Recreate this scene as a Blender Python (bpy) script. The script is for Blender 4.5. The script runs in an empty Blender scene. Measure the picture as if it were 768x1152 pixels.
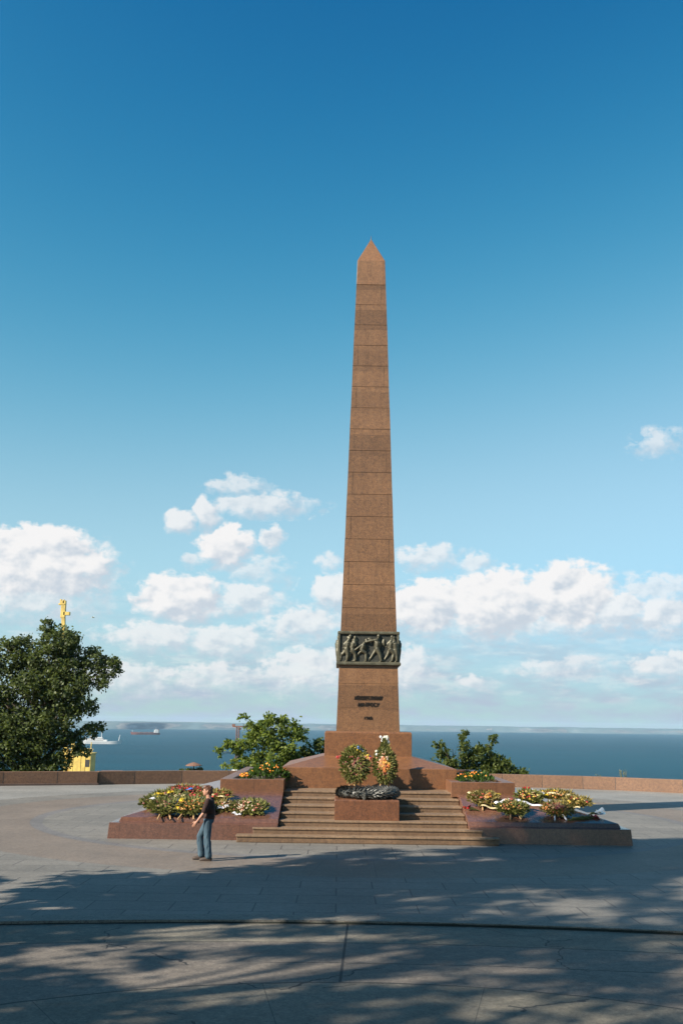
import bpy, bmesh, math, random
import numpy as np
from mathutils import Vector, Matrix, Euler, noise
R = math.radians
scene = bpy.context.scene
C = scene.collection
rng = random.Random(7)

# ------------------------------------------------------------------ helpers
class MB:
    """collects polygons; build() links them as ONE mesh object"""
    def __init__(s): s.v, s.f = [], []
    def add(s, vs, fs):
        n = len(s.v); s.v += [tuple(v) for v in vs]; s.f += [tuple(i + n for i in f) for f in fs]
    def box(s, c, d, rot=None):
        c = Vector(c); m = rot.to_matrix() if rot else Matrix.Identity(3)
        vs = [c + m @ Vector((x * d[0] / 2, y * d[1] / 2, z * d[2] / 2)) for z in (-1, 1) for x, y in ((-1, -1), (1, -1), (1, 1), (-1, 1))]
        s.add(vs, [(3, 2, 1, 0), (4, 5, 6, 7), (0, 1, 5, 4), (1, 2, 6, 5), (2, 3, 7, 6), (3, 0, 4, 7)])
    def tube(s, pts, rads, n=8, cap=True):
        pts = [Vector(p) for p in pts]
        if not hasattr(rads, '__len__'): rads = [rads] * len(pts)
        vs, fs = [], []
        for i, p in enumerate(pts):
            t = (pts[min(i + 1, len(pts) - 1)] - pts[max(i - 1, 0)]).normalized()
            a = Vector((0, 0, 1)) if abs(t.z) < .9 else Vector((1, 0, 0))
            u = t.cross(a).normalized(); w = u.cross(t).normalized()
            for k in range(n):
                q = 2 * math.pi * k / n
                vs.append(p + (u * math.cos(q) - w * math.sin(q)) * rads[i])
        for i in range(len(pts) - 1):
            for k in range(n):
                a, b = i * n + k, i * n + (k + 1) % n
                fs.append((a, b, b + n, a + n))
        if cap:
            fs.append(tuple(range(n - 1, -1, -1))); fs.append(tuple(range((len(pts) - 1) * n, len(pts) * n)))
        s.add(vs, fs)
    def ell(s, c, r, nu=12, nv=8, rot=None):
        c = Vector(c); m = rot.to_matrix() if rot else Matrix.Identity(3)
        vs = [c + m @ Vector((0, 0, r[2]))]; fs = []
        for j in range(1, nv):
            th = math.pi * j / nv
            for k in range(nu):
                ph = 2 * math.pi * k / nu
                vs.append(c + m @ Vector((r[0] * math.sin(th) * math.cos(ph), r[1] * math.sin(th) * math.sin(ph), r[2] * math.cos(th))))
        vs.append(c + m @ Vector((0, 0, -r[2])))
        for k in range(nu): fs.append((0, 1 + k, 1 + (k + 1) % nu))
        for j in range(nv - 2):
            for k in range(nu):
                a = 1 + j * nu + k; b = 1 + j * nu + (k + 1) % nu
                fs.append((a, a + nu, b + nu, b))
        l = len(vs) - 1; o = 1 + (nv - 2) * nu
        for k in range(nu): fs.append((l, o + (k + 1) % nu, o + k))
        s.add(vs, fs)
    def rings(s, levels, cap=True):
        """square rings [(halfx, halfy, z, cx, cy)]"""
        vs, fs = [], []
        for l in levels:
            hx, hy, z = l[:3]; cx, cy = (l[3], l[4]) if len(l) > 3 else (0, 0)
            vs += [(cx - hx, cy - hy, z), (cx + hx, cy - hy, z), (cx + hx, cy + hy, z), (cx - hx, cy + hy, z)]
        n = len(levels)
        for i in range(n - 1):
            for k in range(4):
                a, b = i * 4 + k, i * 4 + (k + 1) % 4
                fs.append((a, b, b + 4, a + 4))
        if cap: fs += [(3, 2, 1, 0), tuple(range(n * 4 - 4, n * 4))]
        s.add(vs, fs)
    def mesh(s, name):
        me = bpy.data.meshes.new(name); me.from_pydata(s.v, [], s.f); me.update(); return me
    def build(s, name, mat, parent=None, smooth=False, bevel=0, loc=None):
        return link(name, s.mesh(name), mat, parent, smooth, bevel, loc)

def link(name, me, mat, parent=None, smooth=False, bevel=0, loc=None):
    o = bpy.data.objects.new(name, me); C.objects.link(o)
    for m in (mat if isinstance(mat, (list, tuple)) else [mat]):
        if m: me.materials.append(m)
    if smooth: me.polygons.foreach_set('use_smooth', [True] * len(me.polygons))
    if parent: o.parent = parent
    if loc: o.location = loc
    if bevel:
        b = o.modifiers.new('bevel', 'BEVEL'); b.width = bevel; b.segments = 2; b.limit_method = 'ANGLE'; b.angle_limit = R(30)
    return o

def tag(o, label=None, cat=None, group=None, kind=None):
    if label: o['label'] = label
    if cat: o['category'] = cat
    if group: o['group'] = group
    if kind: o['kind'] = kind
    return o
def thing(name, label, cat, loc=(0, 0, 0), rz=0, group=None, rot=None):
    o = bpy.data.objects.new(name, None); C.objects.link(o); o.empty_display_size = .2
    o.location = loc; o.rotation_euler = rot if rot else (0, 0, rz)
    return tag(o, label, cat, group)
def dup(root, loc, rz, label=None, scale=None):
    r = root.copy(); C.objects.link(r); r.location = loc; r.rotation_euler = (0, 0, rz)
    if scale: r.scale = scale
    if label: r['label'] = label
    for ch in list(root.children):
        c = ch.copy(); C.objects.link(c); c.parent = r
        for g in list(ch.children):
            d = g.copy(); C.objects.link(d); d.parent = c
    return r
def baked(o):
    """apply the object's modifiers and keep the mesh"""
    dg = bpy.context.evaluated_depsgraph_get()
    me = bpy.data.meshes.new_from_object(o.evaluated_get(dg)); old = o.data
    o.modifiers.clear(); o.data = me; me.name = o.name
    bpy.data.meshes.remove(old); return o
def blob(name, mb, mat, voxel, parent=None, smooth=3, loc=None):
    """union of closed shapes remeshed to one continuous skin"""
    o = mb.build(name, mat, None)
    m = o.modifiers.new('r', 'REMESH'); m.mode = 'VOXEL'; m.voxel_size = voxel
    if smooth:
        s = o.modifiers.new('s', 'SMOOTH'); s.factor = .5; s.iterations = smooth
    baked(o)
    if not o.data.materials: o.data.materials.append(mat)
    o.data.polygons.foreach_set('use_smooth', [True] * len(o.data.polygons))
    if parent: o.parent = parent
    if loc: o.location = loc
    return o

# ------------------------------------------------------------------ materials
class NT:
    def __init__(s, name):
        s.m = bpy.data.materials.new(name); s.m.use_nodes = True; s.t = s.m.node_tree
        s.b = s.t.nodes['Principled BSDF']; s.out = s.t.nodes['Material Output']
    def n(s, typ, **kw):
        x = s.t.nodes.new(typ)
        for k, v in kw.items():
            if k.startswith('i_'): x.inputs[k[2:].replace('_', ' ')].default_value = v
            else: setattr(x, k, v)
        return x
    def l(s, a, b): s.t.links.new(a, b); return b
    def coord(s, scale=(1, 1, 1), out='Object'):
        c = s.n('ShaderNodeTexCoord'); m = s.n('ShaderNodeMapping'); m.inputs['Scale'].default_value = scale
        s.l(c.outputs[out], m.inputs['Vector']); return m.outputs['Vector']
    def noise(s, vec, scale, detail=4, rough=.55):
        x = s.n('ShaderNodeTexNoise'); x.inputs['Scale'].default_value = scale; x.inputs['Detail'].default_value = detail
        x.inputs['Roughness'].default_value = rough; s.l(vec, x.inputs['Vector']); return x.outputs['Fac']
    def ramp(s, fac, stops, interp='LINEAR'):
        r = s.n('ShaderNodeValToRGB'); e = r.color_ramp; e.interpolation = interp
        while len(e.elements) < len(stops): e.elements.new(.5)
        for x, (p, c) in zip(e.elements, stops): x.position = p; x.color = (*c, 1) if len(c) == 3 else c
        s.l(fac, r.inputs['Fac']); return r.outputs['Color']
    def math(s, op, a, b=None, c=None, clamp=False):
        x = s.n('ShaderNodeMath', operation=op, use_clamp=clamp)
        for i, v in enumerate((a, b, c)):
            if v is None: continue
            if isinstance(v, (int, float)): x.inputs[i].default_value = v
            else: s.l(v, x.inputs[i])
        return x.outputs[0]
    def mix(s, fac, a, b, mode='MIX'):
        x = s.n('ShaderNodeMix', data_type='RGBA', blend_type=mode)
        for sock, v in ((x.inputs[0], fac), (x.inputs[6], a), (x.inputs[7], b)):
            if isinstance(v, (int, float)): sock.default_value = v
            elif isinstance(v, tuple): sock.default_value = (*v, 1) if len(v) == 3 else v
            else: s.l(v, sock)
        return x.outputs[2]
    def bump(s, h, strength=.3, dist=.02):
        b = s.n('ShaderNodeBump'); b.inputs['Strength'].default_value = strength; b.inputs['Distance'].default_value = dist
        s.l(h, b.inputs['Height']); s.l(b.outputs['Normal'], s.b.inputs['Normal'])
    def base(s, c):
        if isinstance(c, tuple): s.b.inputs['Base Color'].default_value = (*c, 1)
        else: s.l(c, s.b.inputs['Base Color'])
    def set(s, **kw):
        for k, v in kw.items(): s.b.inputs[k.replace('_', ' ')].default_value = v
        return s

def mat_plain(name, c, rough=.6, metal=0, var=.25, scale=6, spec=.5):
    c = tuple(x * .72 for x in c); t = NT(name); v = t.coord(); n = t.noise(v, scale, 5)
    t.base(t.ramp(n, [(.3, tuple(x * (1 - var) for x in c)), (.7, tuple(min(1, x * (1 + var)) for x in c))]))
    t.set(Roughness=rough, Metallic=metal, Specular_IOR_Level=spec); return t.m

def line_mask(t, coord, spacing, width, offset=0.):
    """1 on thin lines every `spacing` metres along a scalar coordinate"""
    f = t.math('FRACT', t.math('DIVIDE', t.math('ADD', coord, offset), spacing))
    d = t.math('ABSOLUTE', t.math('SUBTRACT', f, .5))
    return t.math('GREATER_THAN', d, .5 - width / spacing / 2)

def mat_granite(name, c, rough=.35, speck=.5, slab=None, course=None, spec=.5, streak=True):
    c = tuple(x * .6 for x in c); t = NT(name); v = t.coord()
    g = t.noise(v, 34, 3, .7)
    col = t.ramp(g, [(.3, tuple(x * (1 - speck) for x in c)), (.5, c), (.72, tuple(min(1, x * (1 + speck * .8)) for x in c))])
    vo = t.n('ShaderNodeTexVoronoi'); vo.inputs['Scale'].default_value = 55; t.l(v, vo.inputs['Vector'])
    sp = t.n('ShaderNodeSeparateColor'); t.l(vo.outputs['Color'], sp.inputs[0])
    dark = t.math('GREATER_THAN', sp.outputs[0], .8)
    col = t.mix(t.math('MULTIPLY', dark, .55), col, (.05, .03, .025))
    mo = t.noise(v, 8, 5, .7); col = t.mix(1.0, col, t.ramp(mo, [(.33, (.72, .72, .74)), (.5, (1, 1, 1)), (.68, (1.28, 1.25, 1.2))]), 'MULTIPLY')
    big = t.noise(v, .9, 5, .6)
    col = t.mix(t.ramp(big, [(.35, (0, 0, 0)), (.75, (.42, .42, .42))]), col, tuple(x * .62 for x in c))
    if streak:
        vd = t.coord((4.5, 4.5, .16)); sd = t.noise(vd, 1.3, 6, .7)
        col = t.mix(t.ramp(sd, [(.52, (0, 0, 0)), (.74, (.36, .36, .36))]), col, (c[0] * .42, c[1] * .45, c[2] * .5))
        vs = t.coord((3.2, 3.2, .28)); s = t.noise(vs, 1.6, 5, .65)
        col = t.mix(t.ramp(s, [(.5, (0, 0, 0)), (.75, (.38, .38, .38))]), col, (c[0] * 1.12, c[1] * 1.25, c[2] * 1.35))
    sx = t.n('ShaderNodeSeparateXYZ'); t.l(v, sx.inputs[0])
    if course:
        z0, h = course
        i = t.math('FLOOR', t.math('DIVIDE', t.math('SUBTRACT', sx.outputs[2], z0), h))
        w = t.n('ShaderNodeTexWhiteNoise', noise_dimensions='1D'); t.l(i, w.inputs['W'])
        col = t.mix(1.0, col, t.ramp(w.outputs['Value'], [(0, (.79, .78, .76)), (1, (1.13, 1.12, 1.1))]), 'MULTIPLY')
    if slab:
        lx = line_mask(t, sx.outputs[0], slab, .018, .31); 
        col = t.mix(t.math('MULTIPLY', lx, .55), col, tuple(x * .35 for x in c))
        k = t.math('FLOOR', t.math('DIVIDE', t.math('ADD', sx.outputs[0], .31 + slab / 2), slab))
        w = t.n('ShaderNodeTexWhiteNoise', noise_dimensions='1D'); t.l(k, w.inputs['W'])
        col = t.mix(1.0, col, t.ramp(w.outputs['Value'], [(0, (.85, .84, .83)), (1, (1.1, 1.1, 1.1))]), 'MULTIPLY')
    t.base(col); t.set(Roughness=rough, Specular_IOR_Level=spec); t.bump(g, .15, .004); return t.m

def mat_leaf(name, dark, light, trans=.25, rough=.55):
    dark = tuple(x * .72 for x in dark); light = tuple(x * .72 for x in light); t = NT(name); g = t.n('ShaderNodeNewGeometry')
    t.base(t.ramp(g.outputs['Random Per Island'], [(0, dark), (.55, tuple((a + b) / 2 for a, b in zip(dark, light))), (1, light)]))
    t.set(Roughness=rough, Specular_IOR_Level=.2)
    tr = t.n('ShaderNodeBsdfTranslucent'); tr.inputs['Color'].default_value = (light[0] * 1.3, light[1] * 1.4, light[2] * .8, 1)
    mx = t.n('ShaderNodeMixShader'); mx.inputs[0].default_value = trans
    t.l(t.b.outputs[0], mx.inputs[1]); t.l(tr.outputs[0], mx.inputs[2]); t.l(mx.outputs[0], t.out.inputs['Surface'])
    return t.m
def mat_palette(name, cols, rough=.6):
    cols = [tuple(x * .72 for x in c) for c in cols]; t = NT(name); g = t.n('ShaderNodeNewGeometry')
    t.base(t.ramp(g.outputs['Random Per Island'], [(i / len(cols), c) for i, c in enumerate(cols)], 'CONSTANT'))
    t.set(Roughness=rough); return t.m

GR = (.295, .15, .071)
M = {}
M['shaft'] = mat_granite('red_granite_courses', GR, .42, .5, course=(2.945, .861))
M['plinth'] = mat_granite('red_granite', (.29, .128, .055), .4, .5)
M['mound'] = mat_granite('polished_red_granite', (.225, .105, .068), .2, .4, slab=1.72, streak=False, spec=.75)
M['kerb'] = mat_granite('kerb_granite', (.27, .122, .06), .4, .45, slab=1.1)
M['pedestal'] = mat_granite('pedestal_granite', (.25, .105, .052), .33, .45)
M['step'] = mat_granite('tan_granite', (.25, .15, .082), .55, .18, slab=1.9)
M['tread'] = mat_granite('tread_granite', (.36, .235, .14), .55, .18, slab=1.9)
M['wall'] = mat_granite('brown_granite', (.265, .14, .078), .6, .45, streak=False)
M['tip'] = mat_plain('weathered_metal', (.08, .07, .07), .5, .8)
M['letters'] = mat_plain('blackened_bronze', (.03, .022, .016), .5, .3)
def mat_bronze():
    t = NT('dark_bronze'); v = t.coord(); n = t.noise(v, 5, 6, .65)
    t.base(t.ramp(n, [(.3, (.045, .044, .03)), (.55, (.10, .09, .058)), (.75, (.15, .15, .11))]))
    t.set(Roughness=.5, Metallic=.35); t.bump(t.noise(v, 30, 4), .3, .01); return t.m
M['bronze'] = mat_bronze(); M['bronze_dark'] = mat_plain('dark_bronze_ground', (.045, .045, .034), .6, .2, .5, 12)
M['bronze_black'] = mat_plain('blackened_bronze_wreath', (.075, .075, .066), .45, .25, .7, 14)
M['wreath_leaf'] = mat_leaf('wreath_fir', (.045, .06, .014), (.25, .24, .065), .2)
M['wreath_olive'] = mat_leaf('wreath_olive', (.075, .065, .016), (.36, .28, .08), .2)
M['straw'] = mat_plain('pale_wood', (.5, .3, .14), .7)
M['yellow_ribbon'] = mat_plain('yellow_ribbon', (.75, .5, .03), .45, 0, .1)
M['cream_ribbon'] = mat_plain('cream_ribbon', (.75, .62, .35), .45, 0, .1)
M['blue_ribbon'] = mat_plain('blue_ribbon', (.07, .2, .6), .45, 0, .1)
M['white_ribbon'] = mat_plain('white_ribbon', (.75, .75, .8), .4, 0, .08)
M['fl_red'] = mat_palette('red_flowers', [(.5, .02, .02), (.35, .012, .015), (.6, .05, .03), (.3, .02, .02)])
M['fl_orange'] = mat_palette('orange_flowers', [(.5, .15, .02), (.6, .32, .05), (.34, .07, .03), (.42, .2, .06)])
M['fl_mix'] = mat_palette('mixed_flowers', [(.45, .03, .03), (.6, .42, .14), (.5, .2, .08), (.5, .4, .2), (.32, .05, .04), (.58, .4, .05)])
M['fl_pink'] = mat_palette('pink_flowers', [(.6, .38, .24), (.6, .48, .34), (.5, .22, .12), (.62, .52, .4), (.35, .07, .05)])
M['fl_white'] = mat_palette('white_flowers', [(.75, .74, .7), (.7, .66, .5), (.78, .78, .78)])
M['fl_dull'] = mat_palette('dull_flowers', [(.22, .09, .04), (.2, .04, .03), (.26, .15, .06), (.16, .13, .045)])
M['marigold'] = mat_palette('marigold', [(.85, .26, .01), (.8, .18, .008), (.85, .36, .02)])
M['bed_leaf'] = mat_leaf('bed_leaf', (.03, .07, .012), (.10, .17, .03), .3)
M['tree_leaf'] = mat_leaf('poplar_leaf', (.022, .038, .012), (.17, .205, .075), .28, .5)
M['bush_leaf'] = mat_leaf('bush_leaf', (.045, .085, .015), (.27, .32, .075), .4)
M['bush_leaf_dark'] = mat_leaf('dark_bush_leaf', (.028, .052, .013), (.17, .2, .055), .35)
M['park_leaf'] = mat_leaf('park_leaf', (.03, .05, .012), (.08, .12, .03), .12)
M['weed'] = mat_leaf('weed_leaf', (.2, .2, .1), (.4, .38, .22), .2)
M['bark'] = mat_plain('bark', (.2, .155, .115), .9, 0, .4, 12)
M['bark_dark'] = mat_plain('dark_bark', (.09, .07, .05), .9, 0, .4, 12)
M['crane_yellow'] = mat_plain('crane_yellow', (.8, .56, .14), .55, 0, .35, .5)
M['dark_metal'] = mat_plain('dark_metal', (.05, .045, .04), .6)
M['rust'] = mat_plain('rusty_steel', (.22, .1, .07), .8, 0, .3, .3)
M['ship_white'] = mat_plain('ship_white', (.8, .79, .76), .5, 0, .06, .1)
M['hull_red'] = mat_plain('hull_red', (.25, .085, .055), .6, 0, .25, .1)
M['thatch'] = mat_plain('thatch', (.2, .1, .065), .9, 0, .3, 3)
M['hedge_dark'] = mat_plain('dark_timber', (.035, .035, .025), .8)
M['soil'] = mat_plain('soil', (.1, .07, .05), .9)
M['skin'] = mat_plain('skin', (.5, .25, .16), .55, 0, .08)
M['hair'] = mat_plain('hair', (.11, .038, .014), .6, 0, .35, 40)
M['shirt'] = mat_plain('shirt', (.034, .011, .008), .9, 0, .4, 14)
M['shoe'] = mat_plain('shoe', (.05, .03, .02), .7)
def folds(m, scale, dist):
    t = NT.__new__(NT); t.m = m; t.t = m.node_tree; t.b = t.t.nodes['Principled BSDF']; t.bump(t.noise(t.coord((1, 1, .5)), scale, 3), .8, dist)
folds(M['shirt'], 11, .03)
def mat_denim():
    t = NT('denim'); v = t.coord((1, 1, .35)); n = t.noise(v, 9, 6, .6)
    t.base(t.ramp(n, [(.3, (.018, .037, .056)), (.55, (.036, .072, .10)), (.75, (.09, .145, .18))])); t.set(Roughness=.85)
    t.bump(t.noise(t.coord((1, 1, .3)), 16, 3), .5, .02); return t.m
M['denim'] = mat_denim()
M['white_cloth'] = mat_plain('white_cloth', (.75, .75, .72), .8)
M['tan_cloth'] = mat_plain('tan_cloth', (.42, .33, .2), .8)
M['eye'] = mat_plain('eye', (.02, .015, .012), .3)

# ------------------------------------------------------------------ setting: ground
MC = (1.05, 37.4)        # monument axis
def mat_plaza():
    t = NT('plaza_paving'); v = t.coord(); sx = t.n('ShaderNodeSeparateXYZ'); t.l(v, sx.inputs[0])
    dx = t.math('SUBTRACT', sx.outputs[0], .95); dy = t.math('SUBTRACT', sx.outputs[1], 37.4)
    r = t.math('SQRT', t.math('ADD', t.math('MULTIPLY', dx, dx), t.math('MULTIPLY', dy, dy)))
    ang = t.math('ARCTAN2', dy, dx)
    br = t.n('ShaderNodeTexBrick', offset=.5); br.inputs['Scale'].default_value = 1.0
    br.inputs['Brick Width'].default_value = 1.5; br.inputs['Row Height'].default_value = .9; br.inputs['Mortar Size'].default_value = .016
    br.inputs['Color1'].default_value = (.25, .236, .21, 1); br.inputs['Color2'].default_value = (.29, .272, .24, 1)
    br.inputs['Mortar'].default_value = (.12, .11, .10, 1); t.l(v, br.inputs['Vector'])
    col = br.outputs['Color']
    # pink granite ring round the monument, with its own radial joints
    band = t.math('MULTIPLY', t.math('GREATER_THAN', r, 11.5), t.math('LESS_THAN', r, 14.3))
    aj = line_mask(t, ang, .105, .0016); rj = line_mask(t, r, 1.4, .02, -11.5)
    ringc = t.mix(t.math('MAXIMUM', aj, rj), (.275, .218, .172), (.18, .14, .115))
    col = t.mix(t.math('MULTIPLY', band, .8), col, ringc)
    edge = t.math('LESS_THAN', t.math('ABSOLUTE', t.math('SUBTRACT', r, 11.3)), .2)
    col = t.mix(t.math('MULTIPLY', edge, .55), col, (.2, .19, .2))
    far = t.math('MULTIPLY', t.math('GREATER_THAN', r, 16.2), t.math('GREATER_THAN', sx.outputs[1], 30.), clamp=True)
    col = t.mix(t.math('MULTIPLY', far, .65), col, (.40, .395, .37))
    big = t.noise(v, .35, 6, .6); col = t.mix(1.0, col, t.ramp(big, [(.3, (.78, .77, .76)), (.7, (1.12, 1.1, 1.08))]), 'MULTIPLY')
    med = t.noise(v, 3.5, 6, .7); col = t.mix(1.0, col, t.ramp(med, [(.3, (.84, .83, .82)), (.7, (1.1, 1.1, 1.1))]), 'MULTIPLY')
    gr = t.noise(v, 11, 5, .75); col = t.mix(1.0, col, t.ramp(gr, [(.32, (.74, .74, .75)), (.5, (1, 1, 1)), (.68, (1.24, 1.23, 1.22))]), 'MULTIPLY'); fine = t.noise(v, 38, 3, .7); col = t.mix(1.0, col, t.ramp(fine, [(.3, (.72, .72, .73)), (.7, (1.2, 1.2, 1.2))]), 'MULTIPLY')
    t.base(t.mix(1.0, col, (.6, .6, .6), 'MULTIPLY')); t.set(Roughness=.62, Specular_IOR_Level=.4); t.bump(fine, .25, .006); return t.m

def mat_forecourt():
    t = NT('forecourt_paving'); v = t.coord(); sx = t.n('ShaderNodeSeparateXYZ'); t.l(v, sx.inputs[0])
    def rad(cx, cy):
        dx = t.math('SUBTRACT', sx.outputs[0], cx); dy = t.math('SUBTRACT', sx.outputs[1], cy)
        wob = t.math('MULTIPLY', t.math('SUBTRACT', t.noise(v, 1.7, 4), .5), .10)
        return t.math('ADD', t.math('SQRT', t.math('ADD', t.math('MULTIPLY', dx, dx), t.math('MULTIPLY', dy, dy))), wob), t.math('ARCTAN2', dy, dx)
    r, a = rad(0., -14.6); r2, a2 = rad(.3, 6.3)
    ln = lambda rr, R0, w: t.math('LESS_THAN', t.math('ABSOLUTE', t.math('SUBTRACT', rr, R0)), w)
    jo = t.math('MAXIMUM', ln(r, 31.25, .02), ln(r2, 7.9, .022))
    jo = t.math('MAXIMUM', jo, t.math('MULTIPLY', ln(r, 29.9, .017), t.math('GREATER_THAN', sx.outputs[0], -1.)))
    # radial joints, a few only
    spoke = t.math('LESS_THAN', t.math('ABSOLUTE', t.math('ADD', t.math('SUBTRACT', sx.outputs[0], .2), t.math('MULTIPLY', t.math('SUBTRACT', sx.outputs[1], 18.), -.035))), .02)
    spoke = t.math('MULTIPLY', spoke, t.math('GREATER_THAN', r2, 7.9)); jo = t.math('MAXIMUM', jo, spoke)
    aj = t.math('MULTIPLY', line_mask(t, a2, .37, .0022, .12), t.math('LESS_THAN', r2, 7.9)); jo = t.math('MAXIMUM', jo, t.math('MULTIPLY', aj, .6))
    # cracks: distorted cell borders, kept only here and there
    nz = t.n('ShaderNodeTexNoise'); nz.inputs['Scale'].default_value = 1.6; nz.inputs['Detail'].default_value = 5; t.l(v, nz.inputs['Vector'])
    wv = t.n('ShaderNodeVectorMath', operation='MULTIPLY_ADD'); t.l(nz.outputs['Color'], wv.inputs[0]); wv.inputs[1].default_value = (.7, .7, 0); t.l(v, wv.inputs[2])
    vo = t.n('ShaderNodeTexVoronoi', feature='DISTANCE_TO_EDGE'); vo.inputs['Scale'].default_value = .34; t.l(wv.outputs[0], vo.inputs['Vector'])
    cr = t.math('MULTIPLY', t.math('LESS_THAN', vo.outputs['Distance'], .0042), t.math('GREATER_THAN', t.noise(v, .33, 2), .535))
    jo = t.math('MAXIMUM', jo, cr)
    big = t.noise(v, .28, 6, .62); col = t.ramp(big, [(.3, (.165, .152, .115)), (.5, (.25, .22, .17)), (.7, (.33, .285, .22))])
    pk = t.math('MULTIPLY', t.math('GREATER_THAN', r2, 7.9), t.math('LESS_THAN', r, 31.2))
    col = t.mix(t.math('MULTIPLY', pk, .45), col, (.235, .19, .17))
    med = t.noise(v, 2.6, 7, .72); col = t.mix(1.0, col, t.ramp(med, [(.3, (.8, .8, .8)), (.7, (1.12, 1.12, 1.12))]), 'MULTIPLY')
    gr = t.noise(v, 10, 6, .8); col = t.mix(1.0, col, t.ramp(gr, [(.32, (.68, .68, .7)), (.5, (1, 1, 1)), (.68, (1.3, 1.29, 1.27))]), 'MULTIPLY'); fine = t.noise(v, 30, 4, .75); col = t.mix(1.0, col, t.ramp(fine, [(.3, (.62, .62, .63)), (.7, (1.28, 1.28, 1.28))]), 'MULTIPLY')
    pit = t.math('MULTIPLY', t.math('GREATER_THAN', t.noise(v, 14, 4, .7), .63), t.math('GREATER_THAN', t.noise(v, .7, 3), .5))
    col = t.mix(t.math('MULTIPLY', pit, .6), col, (.09, .085, .08))
    col = t.mix(t.math('MULTIPLY', jo, .88), col, (.03, .028, .028))
    t.base(t.mix(1.0, col, (.6, .6, .6), 'MULTIPLY')); t.set(Roughness=.7, Specular_IOR_Level=.35); t.bump(fine, .35, .008); return t.m

AC, AR = (0., -14.6), 32.75           # step arc: centre and radius
def arc(r, a0, a1, n): return [(AC[0] + r * math.sin(a), AC[1] + r * math.cos(a)) for a in [a0 + (a1 - a0) * i / n for i in range(n + 1)]]
# parapet line (plan)
WL = [(-36, 27), (-34, 34), (-30.5, 41), (-26, 46.4), (-21.4, 50.1), (-17.0, 52.4), (-12.6, 54.1)]
WR = [(-12.6, 54.35), (-8.5, 56.2), (-3.1, 57.3), (4.1, 58.0), (11.3, 57.0), (15.0, 55.7), (18.05, 53.9), (22.5, 50), (27, 44.5), (31, 38), (34, 30)]
def sheet(name, poly, z, mat, thick=0):
    bm = bmesh.new(); f = bm.faces.new([bm.verts.new((x, y, z)) for x, y in poly])
    if f.normal.z < 0: f.normal_flip()
    if thick:
        g = bmesh.ops.extrude_face_region(bm, geom=[f]); vs = [e for e in g['geom'] if isinstance(e, bmesh.types.BMVert)]
        bmesh.ops.translate(bm, verts=vs, vec=(0, 0, -thick))
        bmesh.ops.recalc_face_normals(bm, faces=bm.faces)
    me = bpy.data.meshes.new(name); bm.normal_update(); bm.to_mesh(me); bm.free()
    return link(name, me, mat)
front = arc(AR + .5, -.37, .37, 40)
poly = front + [(20, 22), (34, 30)] + [(x, y) for x, y in WR[::-1][1:]] + [(x, y) for x, y in WL[::-1]] + [(-20, 22)]
tag(sheet('plaza', poly, 0, mat_plaza(), .4), kind='structure')
tag(sheet('kerb', arc(AR, -.37, .37, 40) + arc(AR + .495, .37, -.37, 40), .004, mat_granite('kerb_strip', (.28, .255, .21), .7, .15, streak=False), .4), kind='structure')
tag(sheet('forecourt', arc(AR - .006, -.37, .37, 40) + [(13, 8), (13, -30), (-13, -30), (-13, 8)], -.048, mat_forecourt(), .35), kind='structure')

m = MB(); n_ = 260; vs = []  # shade of the kerb riser, put in as a thin dark strip
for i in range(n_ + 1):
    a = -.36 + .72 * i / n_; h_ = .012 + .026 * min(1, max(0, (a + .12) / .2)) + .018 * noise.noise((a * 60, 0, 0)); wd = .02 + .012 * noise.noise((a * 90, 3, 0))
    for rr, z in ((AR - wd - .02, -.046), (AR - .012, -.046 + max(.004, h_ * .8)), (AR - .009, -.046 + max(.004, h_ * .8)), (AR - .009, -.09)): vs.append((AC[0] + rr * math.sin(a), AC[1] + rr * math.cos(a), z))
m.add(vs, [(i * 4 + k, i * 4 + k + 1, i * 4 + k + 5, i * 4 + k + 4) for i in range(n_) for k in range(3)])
tag(m.build('moss', mat_plain('shade_strip', (.018, .02, .012), .95, 0, .5, 30)), 'dark strip put in as shade along the foot of the low kerb step', 'moss', kind='stuff')
def mat_grass():
    t = NT('grass_ground'); v = t.coord(); n = t.noise(v, .4, 8, .7)
    t.base(t.ramp(n, [(.3, (.05, .075, .02)), (.55, (.09, .11, .035)), (.75, (.16, .14, .07))])); t.set(Roughness=.95, Specular_IOR_Level=.1)
    t.bump(t.noise(v, 6, 6), .6, .1); return t.m
M['grass'] = mat_grass()
def hill_z(x, y):
    d = max(0, y - 59)
    z = -.25 - min(d, 740) * .0535
    return z
nx, ny = 60, 70
vs = []; ys = [-120 + 170 * (j / 20) for j in range(21)] + [50 + 780 * ((j / 49) ** 1.7) for j in range(1, 50)]
for y in ys:
    for i in range(nx):
        x = (i / (nx - 1) * 2 - 1); x = x * 60 + math.copysign(abs(x) ** 3, x) * 900
        z = hill_z(x, y) - .1
        if y > 75: z += (noise.noise((x * .02, y * .02, 1)) - .3) * min(1.5, (y - 75) * .02)
        vs.append((x, y, z))
fs = [(j * nx + i, j * nx + i + 1, (j + 1) * nx + i + 1, (j + 1) * nx + i) for j in range(len(ys) - 1) for i in range(nx - 1)]
m = MB(); m.add(vs, fs); tag(m.build('hillside', M['grass'], None, True), kind='structure')

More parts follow.
